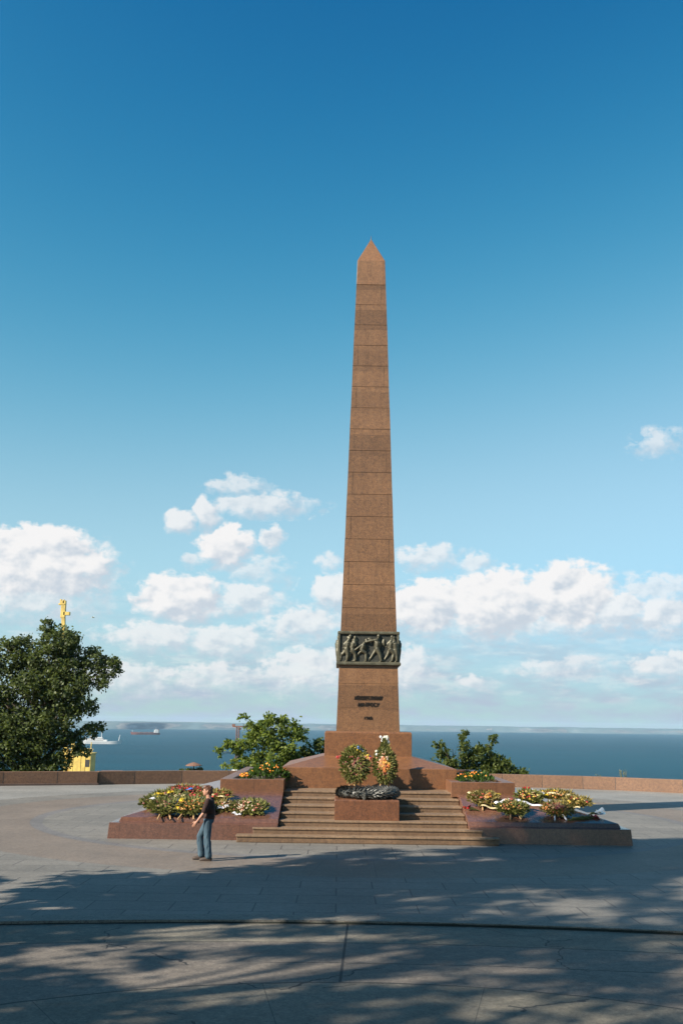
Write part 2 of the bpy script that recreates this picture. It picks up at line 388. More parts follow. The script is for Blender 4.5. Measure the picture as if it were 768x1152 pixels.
def mat_sea():
    t = NT('sea_water'); v = t.coord((1, 1, 1)); 
    n = t.noise(t.coord((.0011, .0045, 1)), 1, 5, .6)
    t.base(t.ramp(n, [(.3, (.0005, .032, .054)), (.7, (.001, .052, .08))]))
    t.set(Roughness=.4, Specular_IOR_Level=.02)
    w1 = t.noise(t.coord((.05, .11, 1)), 1, 6, .7); t.bump(w1, 1., 2.5); return t.m
m = MB(); gx = [-9000 + 600 * i for i in range(31)]; gy = [560, 800, 1200, 1800, 2800, 4500, 7000, 10400]
m.add([(x, y, -40) for y in gy for x in gx], [(j * 31 + i, j * 31 + i + 1, (j + 1) * 31 + i + 1, (j + 1) * 31 + i) for j in range(len(gy) - 1) for i in range(30)])
tag(m.build('sea', mat_sea()), kind='structure')

def mat_coast():
    t = NT('coast_land'); v = t.coord((.004, .004, .03)); n = t.noise(v, 1, 7, .65)
    g = t.n('ShaderNodeNewGeometry'); sn = t.n('ShaderNodeSeparateXYZ'); t.l(g.outputs['Normal'], sn.inputs[0])
    steep = t.math('LESS_THAN', t.math('ADD', sn.outputs[2], t.math('MULTIPLY', t.math('SUBTRACT', n, .5), .35)), .93)
    veg = t.ramp(t.noise(t.coord((.002, .0012, .01)), 1, 7, .65), [(.3, (.075, .12, .14)), (.6, (.11, .15, .155)), (.75, (.2, .21, .2))])  # blue of the distant haze is mixed into the land colours here
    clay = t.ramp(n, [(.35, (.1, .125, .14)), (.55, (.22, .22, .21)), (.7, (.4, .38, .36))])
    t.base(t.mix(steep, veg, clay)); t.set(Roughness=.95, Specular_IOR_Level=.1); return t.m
line = [(-7000, 4600), (-3500, 4700), (-1900, 4900), (-1165, 5330), (-970, 5850), (-300, 6500), (120, 7000), (1400, 7300), (2600, 7670), (4500, 8000), (8000, 8100)]
def coast_y(x):
    for (a, b), (c, d) in zip(line, line[1:]):
        if a <= x <= c:
            return b + (d - b) * (x - a) / (c - a)
    return 8000
vs = []; nx = 420; prof = [(-30, -42), (0, -39.5), (25, -36), (70, -20), (110, -6), (150, 0), (400, 1), (1000, 3), (1800, 5), (2000, -42)]
for d, z in prof:
    for i in range(nx):
        x = -6500 + 13500 * i / (nx - 1)
        w = noise.noise((x * .0032, 0, 3)) * 160 + noise.noise((x * .012, 0, 5)) * 45
        hh = .93 + .11 * noise.noise((x * .0022, d * .001, 8)) + .05 * noise.noise((x * .011, d * .003, 2))
        if d >= 150: hh += .035 * noise.noise((x * .03, d * .02, 4))
        vs.append((x, coast_y(x) + w + d * (1 + .8 * noise.noise((x * .006, 2, 9))), -40 + (z + 40) * hh if z > -41 else z))
m = MB(); m.add(vs, [(j * nx + i, j * nx + i + 1, (j + 1) * nx + i + 1, (j + 1) * nx + i) for j in range(len(prof) - 1) for i in range(nx - 1)])
tag(m.build('far_coast', mat_coast(), None, True), kind='structure')

# ------------------------------------------------------------------ parapet wall
def wall_strip(name, pts, t, h, z0, mat, parent):
    m = MB(); L = []
    for i, p in enumerate(pts):
        a = Vector(pts[max(0, i - 1)]); b = Vector(pts[min(len(pts) - 1, i + 1)]); d = (b - a).normalized(); nrm = Vector((-d.y, d.x))
        p = Vector(p); L.append((p, p + nrm * t))
    vs = []
    for p, q in L: vs += [(p.x, p.y, z0), (q.x, q.y, z0), (q.x, q.y, z0 + h), (p.x, p.y, z0 + h)]
    fs = []
    for i in range(len(L) - 1):
        for k in range(4):
            a, b = i * 4 + k, i * 4 + (k + 1) % 4; fs.append((b, a, a + 4, b + 4))
    fs += [(0, 1, 2, 3), tuple(len(vs) - 4 + k for k in (3, 2, 1, 0))]
    m.add(vs, fs); return m.build(name, mat, parent, bevel=.012)
def dense(pts, step=1.9):
    out = [Vector(pts[0])]
    P = [Vector(p) for p in pts]
    for i in range(len(P) - 1):
        p0, p1, p2, p3 = P[max(0, i - 1)], P[i], P[i + 1], P[min(len(P) - 1, i + 2)]
        n = max(1, int((p2 - p1).length / step))
        for k in range(1, n + 1):
            u = k / n
            out.append(.5 * ((2 * p1) + (p2 - p0) * u + (2 * p0 - 5 * p1 + 4 * p2 - p3) * u * u + (3 * p1 - p0 - 3 * p2 + p3) * u ** 3))
    return [tuple(p) for p in out]
for pts, lab in ((WL, 'brown granite parapet wall with a dark base course, on the left below the big tree'), (WR, 'long curved brown granite parapet wall behind the obelisk, closing the plaza towards the sea')):
    w = thing('parapet_wall', lab, 'wall', (*pts[0], 0), group='parapet walls around the plaza')
    off = [(x - pts[0][0], y - pts[0][1]) for x, y in dense(pts)]
    m = wall_strip('wall_body', off, .45, 1.13, -.45, M['wall'], w)
    # joints: thin dark slots standing 2 mm proud
    j = MB()
    for i in range(0, len(off) - 1):
        a = Vector(off[i]); d = (Vector(off[min(i + 1, len(off) - 1)]) - a).normalized(); n = Vector((d.y, -d.x))
        c = a + n * .001
        j.box((c.x, c.y, .34), (.02, .012, .66), Euler((0, 0, math.atan2(d.y, d.x))))
    j.build('mortar_joint', M['dark_metal'], w)
    if pts is WL:
        b = [(x + .1, y - .1) for x, y in off]; wall_strip('base_course', b, .5, .1, 0, mat_granite('base_course', (.16, .1, .075), .7, .4, streak=False), w)

# ------------------------------------------------------------------ obelisk
ob = thing('obelisk', 'tall tapering red granite obelisk with a pointed top, bronze relief band and dark inscription', 'monument', (*MC, 0))
half = lambda z: 1.13 + (z - 3.05) * (.55 - 1.13) / (21.44 - 3.05)
# base block with sloping shoulders, plinth
m = MB(); m.rings([(2.94, 2.94, 0), (2.94, 2.94, 1.86), (1.56, 1.56, 2.215)]); m.build('base_block', M['plinth'], ob, bevel=.02)
m = MB(); m.rings([(1.53, 1.53, 2.1), (1.53, 1.53, 3.0), (1.5, 1.5, 3.05)]); m.build('plinth', M['plinth'], ob, bevel=.012)
# shaft of stone courses with recessed joints
zs = [3.05, 3.87, 4.73, 5.42, 6.61] + [6.61 + .861 * i for i in range(1, 17)]
lv = []
for i, (a, b) in enumerate(zip(zs, zs[1:])):
    jit = rng.uniform(-.004, .004)
    lv += [(half(a) + jit, half(a) + jit, a + (.008 if i else 0)), (half(b) + jit, half(b) + jit, b - .008)]
    g_ = .02 if b > 5.4 else .006
    lv += [(half(b) - g_, half(b) - g_, b - .006), (half(b) - g_, half(b) - g_, b + .006)]
m = MB(); m.rings(lv[:-2]); m.build('shaft', M['shaft'], ob)
z0 = 20.386 + .008
m = MB(); m.rings([(half(z0) - .03, half(z0) - .03, z0 - .025), (half(z0) - .03, half(z0) - .03, z0), (half(z0), half(z0), z0 + .002), (.55, .55, 21.44), (.02, .02, 22.62)])
m.build('pyramidion', mat_granite('pyramidion_granite', (.34, .168, .078), .45, .45), ob, bevel=.008)
m = MB(); m.tube([(0, 0, 22.55), (0, 0, 22.68), (0, 0, 22.8)], [.045, .018, .006]); m.build('lightning_rod', M['tip'], ob)
# staggered vertical joints of the corner stones, cut as dark thin slots
cj = []
for i, (a, b) in enumerate(zip(zs, zs[1:])):
    if 5.3 < a < 6.6: continue
    zc = (a + b) / 2; hz = half(zc); tl = math.atan2(1.13 - .55, 18.39)
    for sgn in (-1, 1):
        if a < 5.3: continue
        if (i + (sgn > 0)) % 2: continue
        for face in range(2):
            e = Euler((-tl, 0, 0)); x = sgn * (hz - .19)
            c = Vector((x, -hz + .004, zc)) if face == 0 else Vector((x, hz - .004, zc))
            m = MB(); m.box((0, 0, 0), (.008, .012, b - a - .03)); q = m.build('corner_joint', M['letters'], ob); q.location = c; q.rotation_euler = (-tl if face == 0 else tl, 0, 0)

# bronze relief band with marching sailors, same on four sides
band = MB(); band.rings([(1.075, 1.075, 5.46), (1.05, 1.05, 6.54)])
rb = band.build('relief_band', M['bronze_dark'], ob)
m = MB()
m.rings([(1.115, 1.115, 6.5), (1.125, 1.125, 6.53), (1.125, 1.125, 6.58), (1.095, 1.095, 6.612)]); m.rings([(1.14, 1.14, 5.385), (1.165, 1.165, 5.40), (1.165, 1.165, 5.47), (1.135, 1.135, 5.51)])
m.build('moulding', M['bronze'], rb, bevel=.01)
for sx in (-1, 1):
    for sy in (-1, 1): m = MB(); m.box((sx * 1.07, sy * 1.07, 6.0), (.075, .075, 1.0)); m.build('corner_strip', M['bronze'], rb, bevel=.008)
def figure(mb, x, z0, h, pose, T):
    """one striding figure in half relief; pose lists limbs in a unit-height frame"""
    P = {k: (x + v[0] * h, z0 + v[1] * h) for k, v in pose.items()}
    def limb(a, b, r0, r1, d=.0): mb.tube([T(P[a], d), T(((P[a][0] + P[b][0]) / 2, (P[a][1] + P[b][1]) / 2), d + .005), T(P[b], d)], [r0 * h, (r0 + r1) / 2 * h, r1 * h], 8)
    limb('hip', 'chest', .105, .14, .03); limb('chest', 'neck', .10, .05, .03)
    mb.ell(T(P['head'], .03), (.062 * h, .062 * h, .078 * h), 10, 8)
    limb('hip', 'k1', .10, .074, .05); limb('k1', 'f1', .072, .045, .05); limb('hip', 'k2', .078, .058); limb('k2', 'f2', .056, .036)
    limb('sh', 'e1', .06, .05, .08); limb('e1', 'h1', .05, .038, .09); limb('sh', 'e2', .05, .04); limb('e2', 'h2', .04, .03)
    for f in ('f1', 'f2'):
        q = P[f]; mb.tube([T(q, .02), T((q[0] + .09 * h * pose['dir'][0], q[1] - .015 * h), .03)], [.036 * h, .026 * h], 6)
    if 'g1' in P: mb.tube([T(P['g1'], .07), T(P['g2'], .07)], [.018 * h, .018 * h], 6)
def pose(lean, k1, f1, k2, f2, e1, h1, e2, h2, g=None, d=1, hip=(0, .5)):
    p = {'hip': hip, 'chest': (hip[0] + lean * .5, hip[1] + .22), 'neck': (hip[0] + lean * .9, hip[1] + .36), 'sh': (hip[0] + lean * .8, hip[1] + .31), 'head': (hip[0] + lean * 1.15, hip[1] + .44),
         'k1': k1, 'f1': f1, 'k2': k2, 'f2': f2, 'e1': e1, 'h1': h1, 'e2': e2, 'h2': h2}
    if g: p['g1'], p['g2'] = g
    p = dict(p); return p
poses = [
 (-.80, .98, pose(.12, (.05, .27), (.02, .03), (-.14, .27), (-.26, .05), (-.1, .62), (.06, .54), (.16, .6), (.2, .5), ((-.16, .5), (.3, .66)))),
 (-.60, .93, pose(.10, (.12, .3), (.14, .04), (-.08, .26), (-.16, .04), (.15, .64), (-.05, .55), (.0, .62), (.12, .5))),
 (-.26, .84, pose(.18, (.2, .38), (.2, .04), (-.16, .3), (-.34, .05), (-.12, .62), (-.34, .46), (.2, .56), (-.06, .44), ((-.5, .42), (.18, .58)))),
 (.30, 1.0, pose(.05, (.11, .28), (.17, .03), (-.13, .29), (-.30, .03), (-.14, .78), (-.4, .72), (.16, .68), (.1, .5), ((-.5, .72), (-.2, .74)))),
 (.78, .97, pose(.06, (.14, .33), (.06, .04), (-.1, .26), (-.24, .06), (-.12, .66), (.06, .6), (.18, .62), (.26, .68), ((-.2, .56), (.36, .7)))),
 (.98, .94, pose(-.06, (.06, .28), (.04, .04), (-.06, .28), (-.1, .04), (-.16, .66), (-.2, .8), (.04, .64), (-.04, .5)))]
pm = MB()
for x, h, p in poses:
    p['dir'] = (-1, 0)
    def T(q, d, x=x): return Vector((min(1.02, max(-1.02, q[0])), -1.062 - d * .9, q[1]))
    figure(pm, x, 5.5, h, p, T)
for xx, zz, a, b in ((-1.0, 5.7, .05, .18), (-.5, 6.28, .12, .1), (.02, 5.62, .1, .06), (.55, 6.2, .07, .16), (0.05, 6.33, .1, .07), (-.72, 6.38, .08, .06)):
    pm.ell((xx, -1.055, zz), (a, .05, b))
f0 = blob('relief_figures', pm, M['bronze'], .016, rb, 2)
for k in range(1, 4):
    c = f0.copy(); C.objects.link(c); c.parent = rb; c.rotation_euler = (0, 0, k * math.pi / 2)

def text(name, body, w, h, x, z, parent, shear=0.0):
    t = bpy.data.curves.new(name, 'FONT'); t.body = body; t.align_x = 'CENTER'; t.shear = shear; t.extrude = .02; t.offset = -.02; t.size = 1
    o = bpy.data.objects.new(name, t); C.objects.link(o)
    me = bpy.data.meshes.new_from_object(o.evaluated_get(bpy.context.evaluated_depsgraph_get()))
    C.objects.unlink(o); bpy.data.objects.remove(o)
    n = len(me.vertices); co = np.empty(n * 3); me.vertices.foreach_get('co', co); co = co.reshape(-1, 3)
    mn, mx = co.min(0), co.max(0)
    out = np.empty_like(co)
    out[:, 0] = (co[:, 0] - (mn[0] + mx[0]) / 2) * w / (mx[0] - mn[0]) + x
    zz = (co[:, 1] - (mn[1] + mx[1]) / 2) * h / (mx[1] - mn[1]) + z
    out[:, 2] = zz
    out[:, 1] = -(1.13 + (zz - 3.05) * (.55 - 1.13) / 18.39) - .012 - co[:, 2] * .9
    me.vertices.foreach_set('co', out.ravel()); me.update()
    return link(name, me, M['letters'], parent)
text('inscription', 'НЕИЗВЕСТНОМУ', 1.0, .135, .0, 4.235, ob, .3)
text('inscription', 'МАТРОСУ', .76, .135, .0, 4.0, ob, .3)
text('inscription_date', '1960', .27, .11, -.0, 3.53, ob)

# ------------------------------------------------------------------ podium, stairs, pedestal
PC = (.95, 37.4)
pod = thing('granite_podium', 'wide low polished red granite podium with sloping sides around the foot of the obelisk', 'podium', (*PC, 0))
m = MB(); m.rings([(7.53, 7.53, -.05), (7.50, 7.50, .44), (7.27, 7.27, .455), (7.22, 7.22, .57), (4.98, 4.98, 1.17), (3.0, 3.0, 1.175)])
sl = m.build('sloping_mound', M['mound'], pod)
cut = MB(); cut.box((.1, -6.2, 1.5), (5.5, 6.6, 3.4)); co = cut.build('cut', None, None); co.location = (*PC, 0)
bpy.context.view_layer.update()
b = sl.modifiers.new('b', 'BOOLEAN'); b.object = co; b.operation = 'DIFFERENCE'; b.solver = 'EXACT'
baked(sl); cd = co.data; bpy.data.objects.remove(co); bpy.data.meshes.remove(cd)
bv = sl.modifiers.new('bevel', 'BEVEL'); bv.width = .012; bv.limit_method = 'ANGLE'; bv.angle_limit = R(25)
# planter kerbs at the four corners
def kerb(sx, sy, name='planter_kerb'):
    m = MB(); z0, z1 = 1.08, 1.54; o, i, t = 4.68, 2.66, .34
    zc, dz = (z0 + z1) / 2, z1 - z0
    x0, x1 = (i, o)
    m.box((sx * (x0 + x1) / 2, sy * (4.62 - t / 2), zc), (x1 - x0, t, dz))                       # outer front
    m.box((sx * (o - t / 2 + .002), sy * (2.2), zc + .001), (t, 4.16, dz))                     # along the flank
    m.box((sx * (i + t / 2 - .002), sy * (3.6), zc + .001), (t, 1.36, dz))                        # return by the stair
    return m.build(name, M['kerb'], pod, bevel=.01)
for sx in (-1, 1):
    for sy in (-1, 1): kerb(sx, sy)
for sx in (-1, 1):
    m = MB(); m.box((sx * 3.66, 0, 1.2), (1.42, 8.4, .5)); m.build('planter_soil', M['soil'], pod)

st = thing('stair', 'broad flight of seven tan granite steps rising to the obelisk between the sloping podium halves', 'steps', (.95, 37.4, 0))
fr = [29.38, 29.78, 30.3, 30.92, 31.6, 32.3, 32.95]
fr = [y - 37.4 for y in fr]; rise = .166
spec = [(-3.78, 3.62), (-3.35, 3.2)] + [(-2.645, 2.845)] * 5
ends = [-7.5, -7.5] + [-2.93] * 5
for k in range(7):
    x0, x1 = spec[k]; m = MB()
    z1 = rise * (k + 1); z0 = 0 if k < 2 else z1 - rise * 1.0 - .02
    back = ends[k]
    if k < 2:
        m.box(((x0 + x1) / 2, (fr[k] + back + .0) / 2, z1 / 2), (x1 - x0, back - fr[k] - .004 * (1 - k), z1))
        m.box(((spec[2][0] + spec[2][1]) / 2, (back + fr[k + 1] + .3) / 2 , z1 / 2 - .003), (spec[2][1] - spec[2][0], fr[k + 1] + .3 - back, z1 - .006))
    else:
        bk = fr[k + 1] + .3 if k < 6 else back
        m.box(((x0 + x1) / 2, (fr[k] + bk) / 2, z1 / 2), (x1 - x0 - .002 * k, bk - fr[k], z1))
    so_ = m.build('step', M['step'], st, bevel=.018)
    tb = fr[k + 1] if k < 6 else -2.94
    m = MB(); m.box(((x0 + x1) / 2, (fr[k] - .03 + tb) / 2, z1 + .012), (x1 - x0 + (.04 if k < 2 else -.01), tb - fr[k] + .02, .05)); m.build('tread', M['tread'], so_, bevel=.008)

ped = thing('wreath_pedestal', 'square red granite pedestal standing on the stair under the bronze wreath', 'pedestal', (.87, 31.45, 0))
m = MB(); m.rings([(.955, .93, .36), (.955, .93, 1.08), (.94, .915, 1.115)]); m.build('pedestal_block', M['pedestal'], ped, bevel=.012)
m = MB(); m.rings([(.78, .75, 1.10), (.78, .75, 1.13)]); m.build('pedestal_top', M['pedestal'], ped)
# bronze laurel wreath lying on it: a ring covered in overlapping leaves
bwm = MB()
R0, r0 = .79, .125
ringp = [(R0 * math.cos(a), R0 * math.sin(a), r0) for a in [2 * math.pi * i / 48 for i in range(48)]]
vs, fs = [], []
for i in range(48):
    a = 2 * math.pi * i / 48
    for k in range(12):
        b = 2 * math.pi * k / 12; rr = r0 * (1 + .06 * math.sin(a * 17 + b * 3))
        vs.append(((R0 + rr * math.cos(b)) * math.cos(a), (R0 + rr * math.cos(b)) * math.sin(a), r0 + rr * math.sin(b)))
for i in range(48):
    for k in range(12):
        a, b, c, d = i * 12 + k, i * 12 + (k + 1) % 12, ((i + 1) % 48) * 12 + (k + 1) % 12, ((i + 1) % 48) * 12 + k
        fs.append((a, d, c, b))
bwm.add(vs, fs)
bw = thing('bronze_wreath', 'large round blackened bronze laurel wreath lying flat on the pedestal before the obelisk', 'wreath', (.92, 31.45, 1.132))
bwm.build('wreath_core', M['bronze_black'], bw, True)
lm = MB()
for i in range(900):
    a = rng.uniform(0, 2 * math.pi); b = rng.uniform(-.7, math.pi + .7)
    er = Vector((math.cos(a), math.sin(a), 0)); ez = Vector((0, 0, 1)); et = Vector((-math.sin(a), math.cos(a), 0))
    nrm = er * math.cos(b) + ez * math.sin(b); p = er * R0 + ez * r0 + nrm * (r0 + .004)
    side = nrm.cross(et).normalized(); d = (et + side * rng.uniform(-.6, .6) + nrm * .25).normalized(); s2 = d.cross(nrm).normalized()
    l, w = rng.uniform(.09, .14), rng.uniform(.02, .034)
    lm.add([p, p + d * l * .5 + s2 * w + nrm * .012, p + d * l + nrm * .055, p + d * l * .5 - s2 * w + nrm * .012], [(0, 1, 2, 3)])
lm.build('laurel_leaf_cover', M['bronze_black'], bw)

# ------------------------------------------------------------------ flowers and wreaths
def quadleaf(m, p, d, up, l, w):
    d = d.normalized(); s = d.cross(up)
    if s.length < 1e-4: s = d.orthogonal()
    s.normalize(); n = s.cross(d)
    m.add([p, p + d * l * .5 + s * w + n * w * .3, p + d * l, p + d * l * .5 - s * w + n * w * .3], [(0, 1, 2, 3)])
def blossom(m, p, n, r):
    n = n.normalized(); u = n.orthogonal().normalized(); w = n.cross(u); k = 6
    vs = [p + n * r * .55]
    for i in range(k):
        a = 2 * math.pi * i / k; vs.append(p + (u * math.cos(a) + w * math.sin(a)) * r)
    vs.append(p - n * r * .3)
    m.add(vs, [(0, 1 + i, 1 + (i + 1) % k) for i in range(k)] + [(k + 1, 1 + (i + 1) % k, 1 + i) for i in range(k)])
def rnd_dir(): 
    return Vector((rng.gauss(0, 1), rng.gauss(0, 1), rng.gauss(0, 1))).normalized()
def ribbon_mesh(pts, width, side):
    m = MB(); side = Vector(side).normalized(); th = .006; vs = []
    for i, p in enumerate(pts):
        p = Vector(p); q = side * width / 2
        vs += [p - q, p + q, p + q + Vector((0, 0, th)), p - q + Vector((0, 0, th))]
    fs = []
    for i in range(len(pts) - 1):
        for k in range(4): a, b = i * 4 + k, i * 4 + (k + 1) % 4; fs.append((a, b, b + 4, a + 4))
    fs += [(3, 2, 1, 0), tuple(len(vs) - 4 + k for k in range(4))]
    m.add(vs, fs); return m

def flower_wreath(loc, rot, a, b, h, label, leaf, flowers, nf, ribbons=(), legs=True, name='funeral_wreath', group='mourning wreaths laid around the obelisk', hole=False, centre=None, tip=None, fsize=.036, legc='straw', nl=420):
    """a cushion-shaped wreath in its own XY plane: half-axes a, b, thickness h"""
    w = thing(name, label, 'wreath', loc, group=group, rot=rot)
    m = MB(); m.ell((0, 0, h * .35), (a * .86, b * .86, h * .6), 18, 8)
    def surf(u, v):
        rr = math.sqrt(u); th = v * 2 * math.pi
        x, y = rr * math.cos(th), rr * math.sin(th)
        return Vector((x * a * .92, y * b * .92, h * (.35 + .6 * math.sqrt(max(0, 1 - rr * rr))))), Vector((x / a, y / b, .9 * math.sqrt(max(0.02, 1 - rr * rr)) / h)).normalized(), th
    for i in range(nl):
        p, n, th = surf(rng.random() ** .8, rng.random()); d = (Vector((math.cos(th), math.sin(th), .0)) * .8 + n * .7 + rnd_dir() * .6)
        quadleaf(m, p, d, n, rng.uniform(.10, .2), rng.uniform(.018, .035))
    m.build('greenery', leaf, w)
    m = MB()
    for i in range(int(nf * .8)):
        p, n, th = surf(rng.random() * .8, rng.random()); blossom(m, p + n * .05, n + rnd_dir() * .4, fsize * rng.uniform(.7, 1.35))
    m.build('blossoms', flowers, w)
    if centre:
        m = MB()
        for i in range(centre[1]):
            p, n, th = surf(rng.random() * .22, rng.random()); blossom(m, p + n * .07, n + rnd_dir() * .4, .055 * rng.uniform(.8, 1.3))
        m.build('centre_blossoms', centre[0], w)
    if tip:
        m = MB()
        for i in range(tip[1]):
            p = Vector((rng.gauss(0, .06), b * .95 + rng.gauss(0, .04), h * .6 + rng.uniform(-.03, .1))); blossom(m, p, Vector((0, -.3, 1)) + rnd_dir() * .5, .05 * rng.uniform(.8, 1.4))
        m.build('top_blossoms', tip[0], w)
    for mat, x0, y0, x1, y1, wd in ribbons:
        n = 8; P = []
        for i in range(n + 1):
            u = i / n; x = x0 + (x1 - x0) * u; y = y0 + (y1 - y0) * u
            rr = min(1, (x / a) ** 2 + (y / b) ** 2); z = max(h * (.35 + .6 * math.sqrt(max(0, 1 - rr))) + .05, .06) + .025 * math.sin(u * 9)
            P.append((x, y, z))
        d = Vector((x1 - x0, y1 - y0, 0)).normalized()
        ribbon_mesh(P, wd, (-d.y, d.x, 0)).build('ribbon', M[mat], w)
    if legs:
        for sx in (-1, 1):
            m = MB(); m.tube([(sx * a * .22, -b * .6, .05), (sx * a * .36, -b * 1.05 - .18, .03)], [.028, .024], 6); m.build('leg', M[legc], w)
    return w

MZ = lambda y: .57 + (min(y, 32.42) - 30.18) * (.60 / 2.24)      # front slope of the podium
SL = math.atan2(.60, 2.24)
def on_slope(x, y, rz=0, tilt=.0): return (x, y, MZ(y) + .01), Euler((SL + tilt, 0, rz), 'XYZ')
def lay(x, y, a, b, h, label, leaf, fl, nf, rz=0, tilt=.18, **k):
    if k.get('legs', True): tilt = .17
    h *= .6
    l, r = on_slope(x, y, rz, tilt)
    if k.get('legs', True): l = (l[0], l[1], l[2] + math.sin(tilt) * (b * 1.05 + .2) - .02)
    return flower_wreath(l, r, a, b, h, label, M[leaf], M[fl], nf, **k)
# left half of the podium
lay(-5.58, 31.2, .33, .3, .2, 'small dark wreath with white and yellow ribbons, at the far left end of the podium', 'wreath_leaf', 'fl_dull', 20, ribbons=(('white_ribbon', -.05, .1, .25, -.2, .14), ('yellow_ribbon', .1, .25, .35, .1, .12)), legs=False, nl=260)
lay(-5.05, 30.55, .52, .42, .3, 'round green wreath left of the blue and yellow ribbon, wooden leg showing', 'wreath_leaf', 'fl_dull', 46, .1)
lay(-5.12, 31.72, .62, .3, .2, 'flat dark wreath crossed by a yellow ribbon, in the back row left of the person', 'wreath_leaf', 'fl_dull', 34, .25, ribbons=(('yellow_ribbon', -.5, -.02, .1, .14, .12), ('cream_ribbon', .1, -.15, .5, .0, .09)), legs=False, nl=320)
lay(-4.72, 32.25, .6, .26, .2, 'rearmost left wreath thick with red and crimson flowers', 'wreath_olive', 'fl_red', 62, .25, ribbons=(('blue_ribbon', -.3, -.14, .2, -.05, .08),), legs=False, fsize=.05, nl=260)
lay(-4.32, 30.62, .64, .46, .28, 'largest left wreath with orange flowers, a red top and blue and yellow ribbons', 'wreath_leaf', 'fl_orange', 80, -.08, tip=(M['fl_red'], 26), ribbons=(('blue_ribbon', -.42, .28, -.52, -.38, .15), ('yellow_ribbon', -.29, .3, -.36, -.36, .13), ('white_ribbon', .1, .48, .3, .3, .1), ('yellow_ribbon', .28, .36, .5, .16, .12), ('yellow_ribbon', -.4, .42, -.05, .5, .08)), nl=560)
lay(-3.75, 31.85, .56, .28, .2, 'green wreath with dark red flowers in the back row, right of the person\'s head', 'wreath_olive', 'fl_red', 34, -.25, ribbons=(('cream_ribbon', -.2, -.1, .4, -.18, .08),), legs=False, nl=320)
lay(-3.42, 30.95, .33, .26, .18, 'small wreath with pale cream ribbon bow just right of the person\'s back', 'wreath_olive', 'fl_pink', 26, 0, ribbons=(('white_ribbon', -.15, -.2, .2, -.1, .14),), legs=False, nl=200)
lay(-2.62, 30.85, .6, .42, .26, 'left wreath nearest the stair, covered in pinkish white flowers', 'wreath_leaf', 'fl_pink', 90, -.2, ribbons=(('white_ribbon', -.4, -.36, -.1, -.46, .09),), legs=False, nl=420)
# right half
lay(4.48, 31.6, .50, .38, .28, 'right wreath nearest the stair, olive green with cream ribbons and wooden legs', 'wreath_olive', 'fl_dull', 60, .1, centre=(M['fl_orange'], 12), ribbons=(('cream_ribbon', -.45, .3, -.1, .4, .1), ('yellow_ribbon', .25, .42, .55, .2, .09), ('cream_ribbon', -.2, -.42, .32, -.66, .07)))
lay(5.22, 30.85, .45, .34, .26, 'green wreath with white ribbon across its top and pale wooden legs, second from stair', 'wreath_leaf', 'fl_orange', 44, 0, tip=(M['fl_pink'], 16), ribbons=(('white_ribbon', -.5, .26, -.12, .46, .1), ('white_ribbon', -.12, .46, .3, .42, .12), ('white_ribbon', .3, .36, .9, .1, .1)))
lay(5.95, 32.1, .42, .34, .26, 'wreath with red flowers on top and orange and white ribbons, in right back row', 'wreath_leaf', 'fl_mix', 60, .05, tip=(M['fl_red'], 24), ribbons=(('white_ribbon', .1, .4, .5, .15, .1), ('yellow_ribbon', .35, .2, .6, .05, .09)), legs=False)
lay(6.53, 30.85, .48, .34, .26, 'round wreath of rust coloured flowers on white legs, third from the stair', 'wreath_olive', 'fl_orange', 70, 0, fsize=.036, centre=(M['fl_dull'], 40), ribbons=(('white_ribbon', -.2, .4, .1, .36, .1), ('yellow_ribbon', .05, .4, .25, .2, .08)), legc='white_ribbon')
lay(6.85, 32.3, .56, .22, .2, 'long low wreath with orange flowers and cream ribbons along the right back edge', 'wreath_olive', 'fl_orange', 50, -.22, ribbons=(('cream_ribbon', -.3, -.05, .5, -.1, .1), ('yellow_ribbon', -.5, .1, 0, .15, .07)), legs=False, nl=320)
lay(7.35, 31.7, .42, .24, .24, 'small yellow green wreath at the far right end of the row', 'wreath_olive', 'fl_mix', 34, -.3, ribbons=(('cream_ribbon', -.35, -.25, .1, -.38, .06),), legs=False, nl=300)
# loose red flowers and a cellophane bouquet
def bouquet(loc, d, n, L, label, wrap=None, col='fl_red'):
    w = thing('flower_bouquet', label, 'bouquet', loc, group='bouquets lying on the podium', rot=Euler((SL, 0, d)))
    m = MB(); b = MB()
    for i in range(n):
        e = Vector((L + rng.uniform(-.12, .05), rng.uniform(-.12, .12), .06 + rng.uniform(0, .08)))
        m.tube([(0, rng.uniform(-.03, .03), .03), e], [.008, .006], 5)
        for k in range(4): quadleaf(m, Vector((0, 0, .04)).lerp(e, rng.uniform(.1, .85)), Vector((1, rng.uniform(-.8, .8), .4)), Vector((0, 0, 1)), .14, .02)
        blossom(b, e, Vector((.4, 0, 1)) + rnd_dir() * .5, rng.uniform(.05, .075))
    m.build('stems', M['wreath_leaf'], w); b.build('blossoms', M[col], w)
    if wrap:
        c = MB(); c.tube([(.55 * L, 0, .07), (L * 1.02, 0, .1), (L * 1.35, 0, .14)], [.04, .08, .11], 9, False)
        c.build('wrapper', wrap, w)
tcel = NT('cellophane'); tcel.base((.75, .8, .85)); tcel.set(Roughness=.15, Transmission_Weight=.5)
M['cellophane'] = tcel.m
bouquet((6.72, 30.35, MZ(30.35)), .36, 14, .95, 'red flowers on long dark green stems lying at the right end of the podium')
bouquet((7.45, 30.8, MZ(30.8)), .25, 7, .36, 'small white wrapped bouquet at the right corner of the podium', M['cellophane'], 'fl_white')
bouquet((4.25, 31.0, MZ(31.0)), 2.75, 5, .42, 'few loose red flowers beside the olive wreath nearest the stair on the right')
